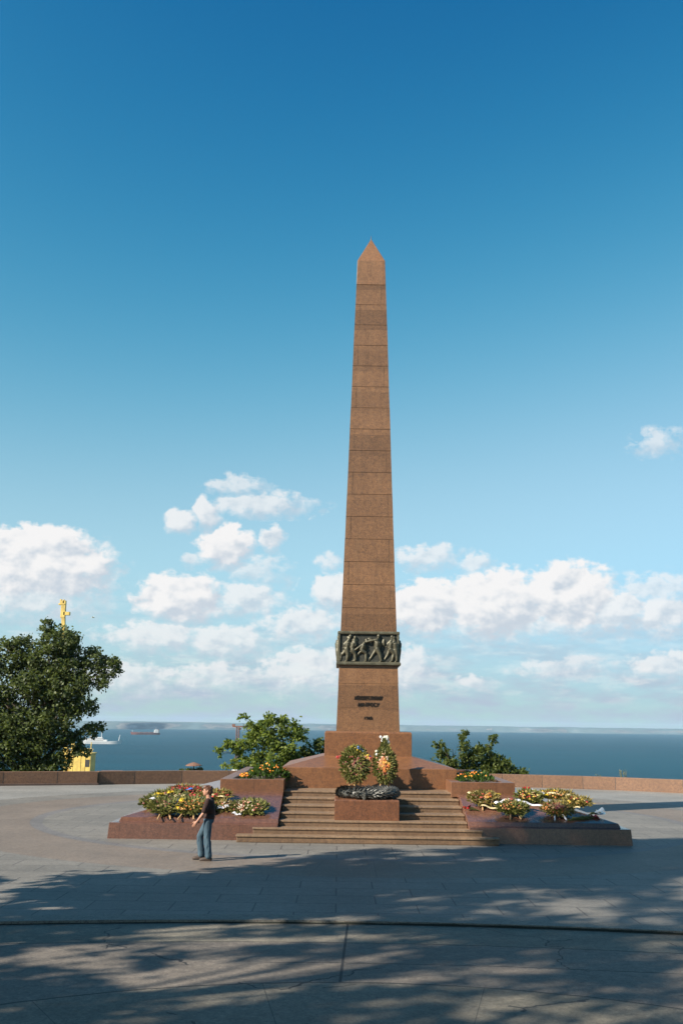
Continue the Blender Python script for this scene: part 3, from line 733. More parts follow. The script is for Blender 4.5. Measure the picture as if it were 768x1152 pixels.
# two standing wreaths on the landing
def standing(x, y, a, b, label, leaf, fl, nf, **k):
    tilt = R(74)
    w = flower_wreath((x, y, 1.2 + .2 + b * math.sin(tilt)), Euler((tilt, 0, 0)), a, b, .26, label, M[leaf], M[fl], nf, legs=False, group='standing wreaths before the obelisk', name='standing_wreath', **k)
    for sx in (-1, 1):
        m = MB(); yl = -b - .22 * 1.02
        m.tube([(sx * a * .35, -b * .4, .0), (sx * a * .42, -(b + .2 / math.sin(tilt)), .0)], [.028, .028], 6); m.build('leg', M['straw'], w)
    m = MB(); m.tube([(0, b * .5, -.02), (0, -b * .2, -.42), (0, -(b + .05), -.62)], .02, 6); m.build('back_strut', M['straw'], w)
    return w
s1 = standing(.56, 33.72, .45, .60, 'left standing wreath, oval and green with small dull flowers and a blue and yellow ribbon', 'wreath_leaf', 'fl_dull', 120, ribbons=(('blue_ribbon', .02, .58, .5, .22, .1), ('yellow_ribbon', -.04, .52, .42, .2, .06), ('yellow_ribbon', -.15, .56, .06, .6, .06)), nl=900, fsize=.04)
m = MB()
for i in range(12): blossom(m, Vector((.42 + rng.gauss(0, .07), .2 + rng.gauss(0, .07), .25)), Vector((0, 0, 1)), .06)
m.build('side_blossoms', M['fl_mix'], s1)
m = MB()
for i in range(7): blossom(m, Vector((-.5 + rng.gauss(0, .07), .24 + rng.gauss(0, .03), .12)), Vector((0, 0, 1)), .045)
m.build('corner_blossoms', M['fl_red'], s1)
s2 = standing(1.53, 33.72, .34, .56, 'right standing wreath, narrow, with orange flowers in the middle and a white flower on top', 'wreath_leaf', 'fl_pink', 90, centre=(M['fl_orange'], 46), nl=640)
m = MB(); nn = 8
for i in range(160):                       # pointed crown of greenery above the oval
    u = rng.random(); p = Vector((rng.uniform(-1, 1) * .24 * (1 - u), .38 + u * .44, .1 + rng.uniform(0, .1))); quadleaf(m, p, Vector((rng.uniform(-1, 1), .9, .5)), Vector((0, 0, 1)), .14, .028)
m.ell((0, .55, .08), (.14, .28, .08)); m.build('crown_greenery', M['wreath_leaf'], s2)
m = MB()
for i in range(26): blossom(m, Vector((rng.gauss(0, .07), .86 + rng.gauss(0, .05), .16)), Vector((0, 0, 1)) + rnd_dir() * .5, .06)
for i in range(10): blossom(m, Vector((-.2 + rng.gauss(0, .05), .32 + rng.gauss(0, .06), .2)), Vector((0, 0, 1)), .05)
m.build('top_blossoms', M['fl_white'], s2)

# marigold clumps in the planters
def clump(x, y, z, rx, ry, h, nleaf, nfl, label):
    w = thing('marigold_clump', label, 'flowers', (x, y, z), group='marigolds in the podium planters')
    m = MB(); b = MB()
    for i in range(nleaf):
        a = rng.uniform(0, 6.28); r = math.sqrt(rng.random()); hh = h * math.sqrt(max(.05, 1 - r * r)) * rng.uniform(.3, 1.05)
        quadleaf(m, Vector((r * rx * math.cos(a), r * ry * math.sin(a), hh)), rnd_dir() + Vector((0, 0, .7)), Vector((0, 0, 1)), rng.uniform(.1, .18), .035)
        if i % 6 == 0: m.tube([(r * rx * .6 * math.cos(a), r * ry * .6 * math.sin(a), -.06), (r * rx * math.cos(a), r * ry * math.sin(a), hh)], .006, 4)
    for i in range(nfl):
        a = rng.uniform(0, 6.28); r = math.sqrt(rng.random()) * .9; hh = h * math.sqrt(max(.1, 1 - r * r)) * rng.uniform(.8, 1.1) + .04
        blossom(b, Vector((r * rx * math.cos(a), r * ry * math.sin(a), hh)), Vector((0, -.5, 1)) + rnd_dir() * .4, rng.uniform(.03, .048))
    m.build('foliage', M['bed_leaf'], w); b.build('blossoms', M['marigold'], w)
clump(-3.02, 33.6, 1.47, .2, .2, .18, 60, 26, 'small bright orange marigold clump at the outer corner of the left planter')
clump(-2.3, 34.2, 1.47, .72, .6, .46, 620, 26, 'big leafy green clump with orange flowers on top in the left planter')
clump(4.55, 34.1, 1.47, .66, .6, .3, 420, 26, 'low green clump speckled with orange flowers in the right planter')
clump(3.75, 35.2, 1.47, .4, .6, .3, 180, 12, 'small dark green clump beside the base block in the right planter')

# ------------------------------------------------------------------ trees and shrubs
def crown_mesh(clumps, nleaf, lsize, seed, drop=.2):
    r = np.random.RandomState(seed); V = []; F = 0
    tot = sum(c[3] * c[4] * c[5] for c in clumps) ; allv = []
    for c in clumps:
        n = max(30, int(nleaf * (c[3] * c[4] * c[5]) ** .75 / sum((q[3] * q[4] * q[5]) ** .75 for q in clumps)))
        # twig sub-clusters inside the clump give an uneven outline
        k = max(5, n // 26); d = r.normal(size=(k, 3)); d /= np.linalg.norm(d, axis=1)[:, None]
        rad = r.uniform(.3, 1.18, k) ** .6; sub = d * rad[:, None] * np.array(c[3:6]) + np.array(c[:3])
        idx = r.randint(0, k, n); p = sub[idx] + r.normal(size=(n, 3)) * np.array([.24, .24, .2]) * (np.array(c[3:6]).mean() * .55 + .1)
        ld = r.normal(size=(n, 3)) + np.array([0, 0, -drop]); ld /= np.linalg.norm(ld, axis=1)[:, None]
        up = r.normal(size=(n, 3)) + np.array([0, 0, 1.2]); s = np.cross(ld, up); s /= np.linalg.norm(s, axis=1)[:, None] + 1e-6
        l = lsize * r.uniform(.5, 1.3, n)[:, None]; w = l * .33
        nn = np.cross(s, ld)
        q = np.stack([p, p + ld * l * .5 + s * w + nn * w * .35, p + ld * l, p + ld * l * .5 - s * w + nn * w * .35], 1); allv.append(q.reshape(-1, 3))
    v = np.concatenate(allv); nq = len(v) // 4
    me = bpy.data.meshes.new('crown'); me.vertices.add(len(v)); me.vertices.foreach_set('co', v.ravel())
    me.loops.add(len(v)); me.loops.foreach_set('vertex_index', np.arange(len(v), dtype=np.int32))
    me.polygons.add(nq); me.polygons.foreach_set('loop_start', np.arange(0, len(v), 4, dtype=np.int32)); me.update(calc_edges=True); me.validate()
    return me
def limbs(m, base, top, clumps, r0, rnd):
    base, top = Vector(base), Vector(top); n = 8; P = []
    for i in range(n + 1):
        u = i / n; P.append(base.lerp(top, u) + Vector((rnd.uniform(-1, 1), rnd.uniform(-1, 1), 0)) * .25 * (u * (1 - u)) * 2)
    m.tube(P, [r0 * (1 - .85 * i / n) * (1.35 if i == 0 else 1) for i in range(n + 1)], 9)
    for c in clumps:
        q = Vector(c[:3]); u = min(.95, max(.12, ((q.z - base.z) / max(.1, top.z - base.z)) * .62)); k = u * n; i = int(k); s = P[i].lerp(P[min(n, i + 1)], k - i)
        mid = s.lerp(q, .5) + Vector((0, 0, .12 * (q - s).length)); rr = r0 * (1 - .8 * u) * .5
        m.tube([s, s.lerp(mid, .5) , mid, mid.lerp(q, .6), q], [rr, rr * .8, rr * .62, rr * .42, rr * .2], 6)
        for t in range(4):
            e = q + Vector((rnd.uniform(-1, 1) * c[3], rnd.uniform(-1, 1) * c[4], rnd.uniform(-.6, 1) * c[5])) * .85
            m.tube([mid.lerp(q, .4 + .15 * t), e], [rr * .34, rr * .08], 5)
def tree(name, label, cat, loc, base, top, clumps, nleaf, lsize, leaf, bark, r0, seed, group=None):
    t = thing(name, label, cat, loc, group=group); rnd = random.Random(seed)
    m = MB(); limbs(m, base, top, clumps, r0, rnd); m.build('trunk', bark, t, True)
    link('crown', crown_mesh(clumps, nleaf, lsize, seed), leaf, t)
    return t
# the big tree left, beyond the parapet
bx, by = -18.6, 62.5
cl = [(x - bx, y - by, z + 3, a, b, c) for x, y, z, a, b, c in [
 (-17.4, 62.6, 8.3, .85, .8, .8), (-16.6, 62.3, 8.0, .5, .6, .5), (-17.9, 61.8, 7.0, 1.2, 1.2, 1.0), (-16.3, 62.4, 7.2, .9, .9, .8), (-15.2, 62.2, 7.0, .7, .8, .8), (-14.3, 62.2, 6.5, .8, .8, .6), (-15.1, 61.5, 5.6, 1.0, 1.0, .7), (-16.6, 61.3, 5.4, 1.1, 1.1, .9),
 (-18.6, 61.3, 5.2, 1.1, 1.1, 1.0), (-19.6, 62.2, 7.5, .8, .9, .8), (-20.8, 62.2, 6.6, 1.0, 1.0, .9), (-22.2, 62, 6.9, 1.1, 1.1, .8), (-21.0, 61.4, 4.8, 1.2, 1.1, 1.0), (-23.5, 62.2, 5.4, 1.2, 1.2, 1.0),
 (-15.6, 62, 4.2, .9, 1.0, .6), (-16.9, 61.3, 3.6, 1.2, 1.1, .8), (-18.9, 61.2, 3.2, 1.3, 1.1, .9), (-20.8, 61.4, 2.8, 1.3, 1.1, .9), (-15.0, 62.2, 2.75, .8, .8, .42), (-22.8, 61.8, 3.2, 1.3, 1.2, 1.0),
 (-16.2, 62, 2.1, .9, 1.0, .5), (-18.2, 61.6, 1.6, 1.2, 1.1, .7), (-20.2, 61.6, 1.0, 1.4, 1.2, .8), (-22.4, 61.8, 1.2, 1.4, 1.2, .8), (-18.6, 62, .4, 1.3, 1, .6), (-17.0, 61.6, .7, .8, .8, .5), (-21, 61.6, -.2, 1.6, 1.2, .7), (-23.5, 61.8, .2, 1.6, 1.2, .7), (-15.5, 61.8, 1.5, .7, .6, .3), (-18.1, 62, 8.9, .55, .7, .5), (-20.2, 62, 7.7, .8, .8, .6), (-22.6, 62, 7.3, 1, 1, .6), (-17.2, 61.6, 8.0, 1.1, 1, .8), (-16.8, 61.4, 6.2, 1.1, 1, .8), (-14.0, 62.1, 6.9, .45, .5, .3), (-24.5, 62, 6.2, 1.2, 1, 1), (-16.6, 61.5, 1.2, .6, .6, .45), (-19.3, 63.2, 6.0, 1.5, 1.2, 1.2), (-17.6, 63.4, 4.4, 1.5, 1.2, 1.2), (-20.3, 63.4, 3.6, 1.6, 1.2, 1.2), (-19.8, 61.4, 2.0, 1.3, 1.1, .8), (-21.6, 61.4, 2.2, 1.3, 1.1, .8), (-23.8, 61.6, 2.4, 1.3, 1.1, .9), (-17.2, 61.4, 2.6, 1, 1, .6), (-24.8, 62.2, 3.6, 1.2, 1.2, 1.2), (-25.6, 62.2, 1.8, 1.2, 1.2, 1.2)]]
tree('poplar_tree', 'large dense dark green tree behind the left parapet wall, the tallest in view', 'tree', (bx, by, -3), (0, 0, 0), (.9, 0, 10.6), cl, 64000, .205, M['tree_leaf'], M['bark'], .34, 3)
# shrubs beyond the parapet behind the monument
def shrub(label, loc, cl, n, ls, leaf, seed, group='bushes growing beyond the parapet'):
    cl = [(x - loc[0], y - loc[1], z - loc[2], a, b, c) for x, y, z, a, b, c in cl]
    tz = max(c[2] for c in cl)
    return tree('bush', label, 'bush', loc, (0, 0, 0), (.05, 0, tz * .8), cl, n, ls, leaf, M['bark_dark'], .09, seed, group)
shrub('broad light green bush behind the left planter, the biggest of the bushes', (-4.4, 60.6, -1.0), [(-4.4, 60.6, 2.4, 1.0, .9, .75), (-4.1, 60.5, 3.5, .45, .5, .35), (-5.0, 60.5, 3.1, .55, .6, .4), (-3.0, 60.6, 3.0, .75, .7, .5), (-2.35, 60.6, 2.6, .5, .6, .4), (-5.6, 60.5, 1.9, .7, .7, .4), (-6.5, 60.5, 2.0, .45, .5, .22), (-6.95, 60.5, 1.6, .25, .4, .2), (-3.4, 60.3, 1.6, 1.1, .9, .7), (-5.2, 60.4, 1.0, .9, .8, .5), (-6.2, 60.4, .9, .5, .5, .22), (-4.2, 60.2, .6, 1.3, .8, .4), (-5.6, 60.5, 3.6, .3, .3, .14), (-2.8, 60.5, 1.3, .6, .6, .6), (-3.3, 60.5, 3.6, .35, .4, .2)], 9500, .2, M['bush_leaf'], 11)
shrub('small feathery darker bush just left of the obelisk plinth', (-1.4, 61.2, -1.1), [(-1.5, 61.2, 1.7, .7, .6, .4), (-.9, 61.2, 2.1, .45, .5, .3), (-1.9, 61.2, 1.3, .5, .5, .4), (-.5, 61.2, 1.5, .4, .5, .4), (-1.2, 61.1, .7, .9, .6, .5)], 2300, .19, M['bush_leaf_dark'], 12)
shrub('thin open dark bush with separate upright sprays right of the obelisk', (6.7, 60.5, -1.0), [(7.45, 60.5, 2.7, .3, .3, .3), (7.5, 60.5, 2.1, .35, .4, .3), (5.95, 60.5, 2.2, .3, .35, .22), (6.3, 60.5, 1.7, .42, .4, .35), (6.9, 60.5, 1.3, .6, .5, .35), (5.85, 60.5, 1.1, .35, .4, .2), (6.8, 60.4, .6, .8, .5, .4), (7.3, 60.5, 1.5, .3, .4, .25)], 2300, .19, M['bush_leaf_dark'], 13)
shrub('dense rounded dark green bush with one tall spray right of the obelisk', (8.5, 60.8, -1.0), [(8.4, 60.8, 1.6, .8, .6, .45), (9.2, 60.7, 2.55, .26, .3, .24), (8.75, 60.8, 2.0, .4, .4, .25), (7.9, 60.7, 1.2, .6, .5, .45), (9.3, 60.8, 1.2, .7, .6, .4), (8.7, 60.6, .7, 1.2, .7, .45), (9.8, 60.8, 1.2, .3, .4, .2)], 4000, .19, M['bush_leaf_dark'], 14)
shrub('low bush on the parapet edge, rightmost of the dark bushes', (10.3, 60.6, -1.0), [(10.2, 60.6, .75, .6, .5, .3), (10.7, 60.6, .55, .5, .5, .25), (9.8, 60.6, .9, .4, .5, .3)], 1200, .19, M['bush_leaf_dark'], 15)
def weed(x, y, h, lab, seed):
    t = thing('weed', lab, 'plant', (x, y, -.4), group='pale weeds above the right parapet'); r2 = random.Random(seed); m = MB(); f = MB()
    for i in range(9):
        e = Vector((r2.uniform(-.28, .28), r2.uniform(-.15, .15), h * r2.uniform(.75, 1)))
        m.tube([(0, 0, 0), e * .5 + Vector((0, 0, .1)), e], [.02, .014, .006], 5)
        for k in range(16): quadleaf(f, e * r2.uniform(.45, 1.05), rnd_dir() + Vector((0, 0, .4)), Vector((0, 0, 1)), .13, .025)
    m.build('stem', M['weed'], t); f.build('foliage', M['weed'], t)
weed(15.75, 56.6, 1.45, 'taller pale dry weed showing above the right parapet wall', 1)
weed(14.4, 56.9, 1.12, 'low pale weed barely showing above the right parapet wall', 2)

# park trees left of the camera whose shade falls over the forecourt
def park_clumps(h, rad, seed, n=24):
    r2 = random.Random(seed); out = []
    for i in range(n):
        u = r2.random(); z = h * (.3 + .68 * u); a = r2.uniform(0, 6.28); k = rad * (.25 + .75 * math.sin(math.pi * min(1, max(.08, (u * .85 + .12))))) * math.sqrt(r2.random())
        s = r2.uniform(.75, 1.25) * h / 17
        out.append((k * math.cos(a), k * math.sin(a), z, 1.15 * s, 1.15 * s, .8 * s))
    return out
pt = []
def park(x, y, h, rad, seed, label, src=None, rz=0, n=24, leaves=4900, extra=[]):
    if src: pt.append(dup(src, (x, y, -.12), rz, label, (1, 1, h / src['h']))); del pt[-1]['h']
    else:
        t = tree('park_tree', label, 'tree', (x, y, -.4), (0, 0, 0), (0, 0, h * .95), park_clumps(h, rad, seed, n) + extra, leaves, .38, M['park_leaf'], M['bark'], .26, seed, 'park trees shading the forecourt')
        t['h'] = h; pt.append(t)
    return pt[-1]
t0 = park(-11.6, 15.4, 19.8, 3.1, 21, 'tall park tree beside the forecourt, second along the row from the plaza', n=40, leaves=25000, extra=[(-1.2, 2.0, 14.6, 1.3, 1.3, 1.0), (-1.5, 2.3, 16.2, 1.3, 1.2, 1.0), (-.6, 1.7, 17.4, 1.4, 1.2, .9), (-1.0, 2.2, 15.4, 1.5, 1.2, .9), (.2, .8, 18.6, 1.5, 1.3, .9)])
park(-15.0, 10.4, 17.8, 2.9, 22, 'tall park tree beside the forecourt, third along the row from the plaza')
park(-14.0, 6.0, 18.2, 3.0, 23, 'tall park tree beside the forecourt, fourth along the row from the plaza')
park(-15.2, .6, 18.5, 2.9, 24, 'tall park tree beside the forecourt, fifth along the row from the plaza')
park(-14.2, 17.7, 6.2, 1.6, 25, 'small park tree at the plaza corner, lowest of the row', n=12, leaves=4200)
for x, y, sd, lab in ((-7.5, -6, 27, 'tall park tree behind the viewpoint, left of the path'), (1.5, -8.5, 28, 'tall park tree straight behind the viewpoint'), (9.5, -5, 29, 'tall park tree behind the viewpoint, right of the path'), (14.5, 3.5, 30, 'unseen tall tree added right of the forecourt to block sky light, near the viewpoint'), (15.5, 11, 32, 'unseen tall tree added right of the forecourt to block sky light, nearer the plaza')):
    park(x, y, 17.5, 4.4, sd, lab, n=26, leaves=8000)  # out-of-view trees added behind and to the right to block sky light
del t0['h']
for t in pt:
    if 'h' in t: del t['h']

# ------------------------------------------------------------------ people
def capsule(m, pts, rads, n=10):
    for p, q, r, r2 in zip(pts, pts[1:], rads, rads[1:]): m.tube([p, q], [r, r2], n)
    for p, r in zip(pts, rads): m.ell(p, (r, r, r), 10, 8)
def walker(loc, rz, label, s=1.0):
    t = thing('person', label, 'person', loc, rz); t.scale = (s, s, s)
    b = MB()
    # joints, facing -x; near side is -y
    hipL, hipR = Vector((.0, -.09, .92)), Vector((.0, .09, .92))
    kL, aL = Vector((-.0, -.10, .50)), Vector((.05, -.10, .09)); kR, aR = Vector((-.205, .10, .55)), Vector((-.15, .10, .10))
    shL, shR = Vector((-.01, -.185, 1.405)), Vector((.03, .185, 1.405)); eL, hL = Vector((-.10, -.245, 1.12)), Vector((-.255, -.23, .915)); eR, hR = Vector((.08, .24, 1.11)), Vector((-.04, .23, .89))
    capsule(b, [(.0, 0, .93), (.01, 0, 1.1), (.0, 0, 1.28)], [.12, .115, .13]); b.ell((0, 0, 1.25), (.115, .17, .2)); b.ell((.01, 0, 1.36), (.10, .19, .09)); b.ell((.01, 0, .95), (.12, .165, .13))
    capsule(b, [(.0, 0, 1.4), (-.03, 0, 1.52)], [.068, .056])
    b.ell((-.055, 0, 1.635), (.098, .076, .118), 16, 12); b.ell((-.085, 0, 1.585), (.07, .058, .075))                       # skull, jaw
    b.tube([(-.15, 0, 1.655), (-.175, 0, 1.61), (-.145, 0, 1.60)], [.012, .017, .014], 6)                                      # nose
    b.ell((-.14, 0, 1.565), (.018, .028, .012)); b.ell((-.125, 0, 1.535), (.025, .03, .022))
    for sy in (-1, 1): b.ell((-.035, sy * .078, 1.63), (.024, .014, .034))
    for h, k, a in ((hipL, kL, aL), (hipR, kR, aR)):
        capsule(b, [h, h.lerp(k, .5), k, k.lerp(a, .35), a], [.088, .078, .058, .056, .04])
        capsule(b, [a + Vector((.03, 0, -.045)), a + Vector((-.12, 0, -.065)), a + Vector((-.19, 0, -.07))], [.036, .034, .026])
    for sh, e, h in ((shL, eL, hL), (shR, eR, hR)):
        capsule(b, [sh, sh.lerp(e, .5), e, e.lerp(h, .4), h], [.056, .047, .04, .038, .027])
        d = (h - e).normalized(); side = Vector((0, 1, 0)); up = d.cross(side).normalized()
        b.ell(h + d * .05, (.045, .026, .045), 10, 8)
        for i, (o, l) in enumerate(((-.03, .075), (-.01, .088), (.011, .082), (.031, .062))):
            f0 = h + d * .085 + up * o; f1 = f0 + d * l * .5 + side * (.012 if sh is shL else -.012); f2 = f1 + d * l * .4 + side * (.03 if sh is shL else -.03)
            capsule(b, [f0, f1, f2], [.0105, .0095, .008], 6)
        capsule(b, [h + d * .02 - up * .03, h + d * .05 - up * .06, h + d * .09 - up * .066], [.014, .012, .009], 6)
    blob('body', b, M['skin'], .0085, t, 2)
    # clothes
    m = MB()
    m.ell((0, 0, 1.24), (.135, .195, .21)); m.ell((.015, 0, 1.36), (.115, .205, .095)); capsule(m, [(.015, 0, .99), (.02, 0, 1.12), (.01, 0, 1.28)], [.135, .132, .138]); m.ell((.015, 0, 1.02), (.145, .185, .12)); m.ell((.075, 0, 1.2), (.09, .16, .17))
    for sh, e in ((shL, eL), (shR, eR)): capsule(m, [sh, sh.lerp(e, .45), sh.lerp(e, .82)], [.072, .068, .07])
    blob('t_shirt', m, M['shirt'], .013, t, 3)
    m = MB()
    m.ell((.01, 0, .95), (.135, .175, .12))
    for h, k, a in ((hipL, kL, aL), (hipR, kR, aR)):
        capsule(m, [h, h.lerp(k, .5), k, k.lerp(a, .5), a.lerp(k, .06)], [.108, .098, .082, .083, .088])
    for i in range(26):
        q = rng.choice([(hipL, kL), (kL, aL), (hipR, kR), (kR, aR)]); p = q[0].lerp(q[1], rng.random()); a = rng.uniform(0, 6.28)
        c = p + Vector((math.cos(a), math.sin(a), 0)) * .082; m.tube([c + Vector((0, 0, .09)), c, c + Vector((.02 * math.sin(a), .02, -.1))], [.006, .014, .006], 5)
    blob('jeans', m, M['denim'], .012, t, 2)
    m = MB(); m.ell((-.035, 0, 1.665), (.104, .086, .108), 16, 12); m.ell((.01, 0, 1.62), (.07, .078, .1)); m.ell((-.12, 0, 1.715), (.04, .06, .03))
    for i in range(30):
        a = rng.uniform(0, 6.28); p = Vector((-.03 + .09 * math.cos(a), .07 * math.sin(a), 1.69 + rng.uniform(-.06, .07)))
        if p.x < -.1 and p.z < 1.69: continue
        m.ell(p, (.026, .022, .02), 6, 5)
    cutm = blob('hair', m, M['hair'], .011, t, 1)
    for a in (aL, aR):
        m = MB(); capsule(m, [a + Vector((.045, 0, -.045)), a + Vector((-.06, 0, -.045)), a + Vector((-.15, 0, -.055)), a + Vector((-.2, 0, -.06))], [.047, .047, .04, .03]); 
        m.box(a + Vector((-.075, 0, -.083)), (.29, .085, .022)); blob('shoe', m, M['shoe'], .011, t, 2)
    for sy in (-1, 1):
        m = MB(); m.ell((-.136, sy * .034, 1.645), (.011, .013, .01), 8, 6); m.build('eye', M['eye'], t, True)
    return t
walker((-3.16, 25.54, 0.004), 0, 'person in a dark brown t-shirt and blue jeans walking left across the plaza', 1.0)
# distant stroller on the slope beyond the parapet
t = thing('person', 'tiny distant figure in white top and tan trousers beyond the parapet beside the bush', 'person', (-9.0, 90, hill_z(0, 90) - .1 - .15))
gz = 1.75
b = MB(); capsule(b, [(0, 0, 1.42), (0, 0, 1.52)], [.06, .055]); b.ell((0, -.01, 1.64), (.078, .098, .118), 14, 10); b.tube([(0, -.10, 1.65), (0, -.125, 1.61), (0, -.1, 1.6)], [.012, .016, .012], 6)
for s_ in (-1, 1):
    capsule(b, [(s_ * .19, 0, 1.4), (s_ * .24, .02, 1.12), (s_ * .23, -.06, .88)], [.05, .04, .03]); b.ell((s_ * .23, -.07, .82), (.025, .04, .05))
    capsule(b, [(s_ * .09, 0, .92), (s_ * .1, -.02, .5), (s_ * .1, .02, .09)], [.08, .055, .04]); capsule(b, [(s_ * .1, .02, .05), (s_ * .1, -.14, .03)], [.04, .03])
b.ell((0, 0, 1.15), (.15, .1, .3)); blob('body', b, M['skin'], .014, t, 2)
m = MB(); m.ell((0, 0, 1.2), (.21, .135, .25)); m.ell((0, 0, 1.36), (.21, .11, .09)); m.ell((0, 0, 1.02), (.19, .14, .12))
for s_ in (-1, 1): capsule(m, [(s_ * .19, 0, 1.39), (s_ * .225, .01, 1.2)], [.07, .07])
blob('shirt', m, M['white_cloth'], .016, t, 2)
m = MB(); m.ell((0, 0, .95), (.18, .13, .12))
for s_ in (-1, 1): capsule(m, [(s_ * .09, 0, .92), (s_ * .1, -.02, .5), (s_ * .1, .02, .12)], [.1, .08, .075])
blob('trousers', m, M['tan_cloth'], .016, t, 2)
m = MB(); m.ell((0, .02, 1.68), (.085, .1, .1)); blob('hair', m, M['hair'], .016, t, 1)

# ------------------------------------------------------------------ beyond the parapet: umbrella, shed, crane, mast, ships, gull
ux, uy = -25.2, 180.; uz = hill_z(ux, uy) - .1
u = thing('thatched_umbrella', 'brown thatched sun umbrella with a dark hedge below, beyond the parapet against the sea', 'umbrella', (ux, uy, uz))
ch = -3.6 - uz
m = MB(); vs = []; fs = []; n = 16
for k, (r, z) in enumerate(((1.45, ch - .62), (1.38, ch - .5), (.8, ch - .22), (.12, ch))): vs += [(r * math.cos(6.2832 * i / n) * (1 + .05 * math.sin(i * 5)), r * math.sin(6.2832 * i / n), z) for i in range(n)]
for j in range(3):
    for i in range(n): fs.append((j * n + i, j * n + (i + 1) % n, (j + 1) * n + (i + 1) % n, (j + 1) * n + i))
fs += [tuple(range(n - 1, -1, -1)), tuple(range(3 * n, 4 * n))]
m.add(vs, fs); m.build('thatch_roof', M['thatch'], u)
m = MB(); m.tube([(0, 0, 0), (0, 0, ch - .3)], .09, 8); m.build('post', M['hedge_dark'], u)
cl = [(x, 0, z, a, .5, c) for x, z, a, c in ((-2.0, 2.0, .5, .35), (-1.2, 2.1, .5, .3), (-.3, 2.1, .5, .3), (.5, 2.1, .5, .34), (1.0, 2.2, .5, .36))]
tree('hedge', 'low dark hedge under the thatched umbrella beyond the parapet', 'hedge', (ux, uy + 1, uz - 1.75 + ch - 1.7), (0, 0, 0), (0, 0, 1.9), [(c[0], c[1], c[2] - .05, *c[3:]) for c in cl], 900, .3, M['bush_leaf_dark'], M['bark_dark'], .07, 31)
sh = thing('shed', 'low rust coloured shed roof peeking over the left parapet beside the yellow crane', 'shed', (-44.2, 200, hill_z(0, 200) - .4)); zt = -6.12 - (hill_z(0, 200) - .4)
m = MB(); m.box((0, 0, (zt - .5) / 2), (5.0, 4, zt - .5)); m.build('shed_wall', M['wall'], sh)
m = MB(); m.add([(-2.7, -2.2, zt - .62), (2.7, -2.2, zt - .5), (2.7, 2.2, zt - .5), (-2.7, 2.2, zt - .62), (-1.6, 0, zt - .05), (2.4, 0, zt)], [(0, 1, 5, 4), (2, 3, 4, 5), (1, 2, 5), (3, 0, 4), (3, 2, 1, 0)]); m.build('shed_roof', M['rust'], sh)

cz = hill_z(0, 300) - .4
cr = thing('harbour_crane', 'yellow harbour crane with its mast rising above the big tree and its house below', 'crane', (-80, 300, cz))
H0 = -cz
def lattice(m, a, b, w, n, r=.16):
    a, b = Vector(a), Vector(b); off = [Vector((sx * w, sy * w, 0)) for sx, sy in ((-1, -1), (1, -1), (1, 1), (-1, 1))]
    for o in off: m.tube([a + o, b + o], r, 6)
    for i in range(n):
        p, q = a.lerp(b, i / n), a.lerp(b, (i + 1) / n)
        for k in range(4): m.tube([p + off[k], q + off[(k + 1) % 4]], r * .6, 5); m.tube([q + off[k], q + off[(k + 1) % 4]], r * .6, 5)
m = MB(); m.rings([(.62, .62, 0, 1.0, 0), (.58, .58, 20 + H0, -1.9, 0), (.5, .5, 37.2 + H0, -3.5, 0)]); m.build('mast', M['crane_yellow'], cr, bevel=.05)
m = MB(); m.box((-3.8, 0, 37.5 + H0), (1.9, 1.4, .4)); m.box((-4.2, 0, 38.3 + H0), (.4, 1.0, 1.4)); m.box((-3.3, 0, 38.3 + H0), (.4, 1.2, 1.2)); m.box((-2.2, 0, 34.7 + H0), (1.9, 1.2, 1.0)); m.box((-3.3, 0, 36 + H0), (1.3, 1.2, 5.2)); m.build('mast_head', M['crane_yellow'], cr, bevel=.04)
m = MB(); lattice(m, (-3.4, 1.3, 34 + H0), (-1.4, 1.3, 8 + H0), .35, 16, .09); m.build('ladder_frame', M['crane_yellow'], cr)
hx = 5.4
hb = MB(); hb.box((hx + .0, 0, (-6.3 + H0) / 2 + .0), (6.2, 6, -6.3 + H0)); house = hb.build('machine_house', M['crane_yellow'], cr, bevel=.05)
m = MB(); m.box((hx + .0, -.1, -6.05 + H0), (6.7, 6.8, .3)); m.build('roof_deck', M['crane_yellow'], house)
m = MB()
for i in range(9): m.tube([(hx - 3.3 + i * .82, -3.3, -5.9 + H0), (hx - 3.3 + i * .88, -3.3, -4.7 + H0)], .08, 5)
for z in (-5.3, -4.7): m.tube([(hx - 3.3, -3.3, z + H0), (hx + 3.3, -3.3, z + H0)], .08, 5)
m.tube([(hx + 3.0, -3, -5.9 + H0), (hx + 3.0, -3, -2.8 + H0)], .14, 5); m.build('railing', M['crane_yellow'], house)
m = MB(); m.box((hx - .6, -.2, -5.2 + H0), (2.4, 2, 1.6)); m.box((hx - 2.6, -.2, -4.6 + H0), (1.3, 2, 2.8)); m.build('winch_housing', M['crane_yellow'], house, bevel=.05)
m = MB()
m.box((hx + 2.2, -3.02, -8.8 + H0), (1.2, .1, 2.0)); m.build('window', M['dark_metal'], house)
m = MB()
for k in (-2.0, .2, 1.5): m.box((hx + k, -3.03, -8.8 + H0), (.12, .1, 4.6))
m.build('rib', M['crane_yellow'], house)

rm = thing('steel_mast', 'thin rusty steel lattice mast with a long cross arm behind the light green bush', 'mast', (-39.2, 400, hill_z(0, 400) - .5)); z0 = -(hill_z(0, 400) - .5)
m = MB(); lattice(m, (-.2, 0, 0), (-.2, 0, 1.6 + z0), .55, 14, .14); m.build('lattice_column', M['rust'], rm)
m = MB(); m.box((1.4, 0, 1.75 + z0), (7.4, .7, .5)); m.box((-1.9, 0, 2.3 + z0), (1.2, .8, .8)); m.box((.6, 0, .9 + z0), (1.2, .7, .5)); m.build('cross_arm', M['rust'], rm, bevel=.04)

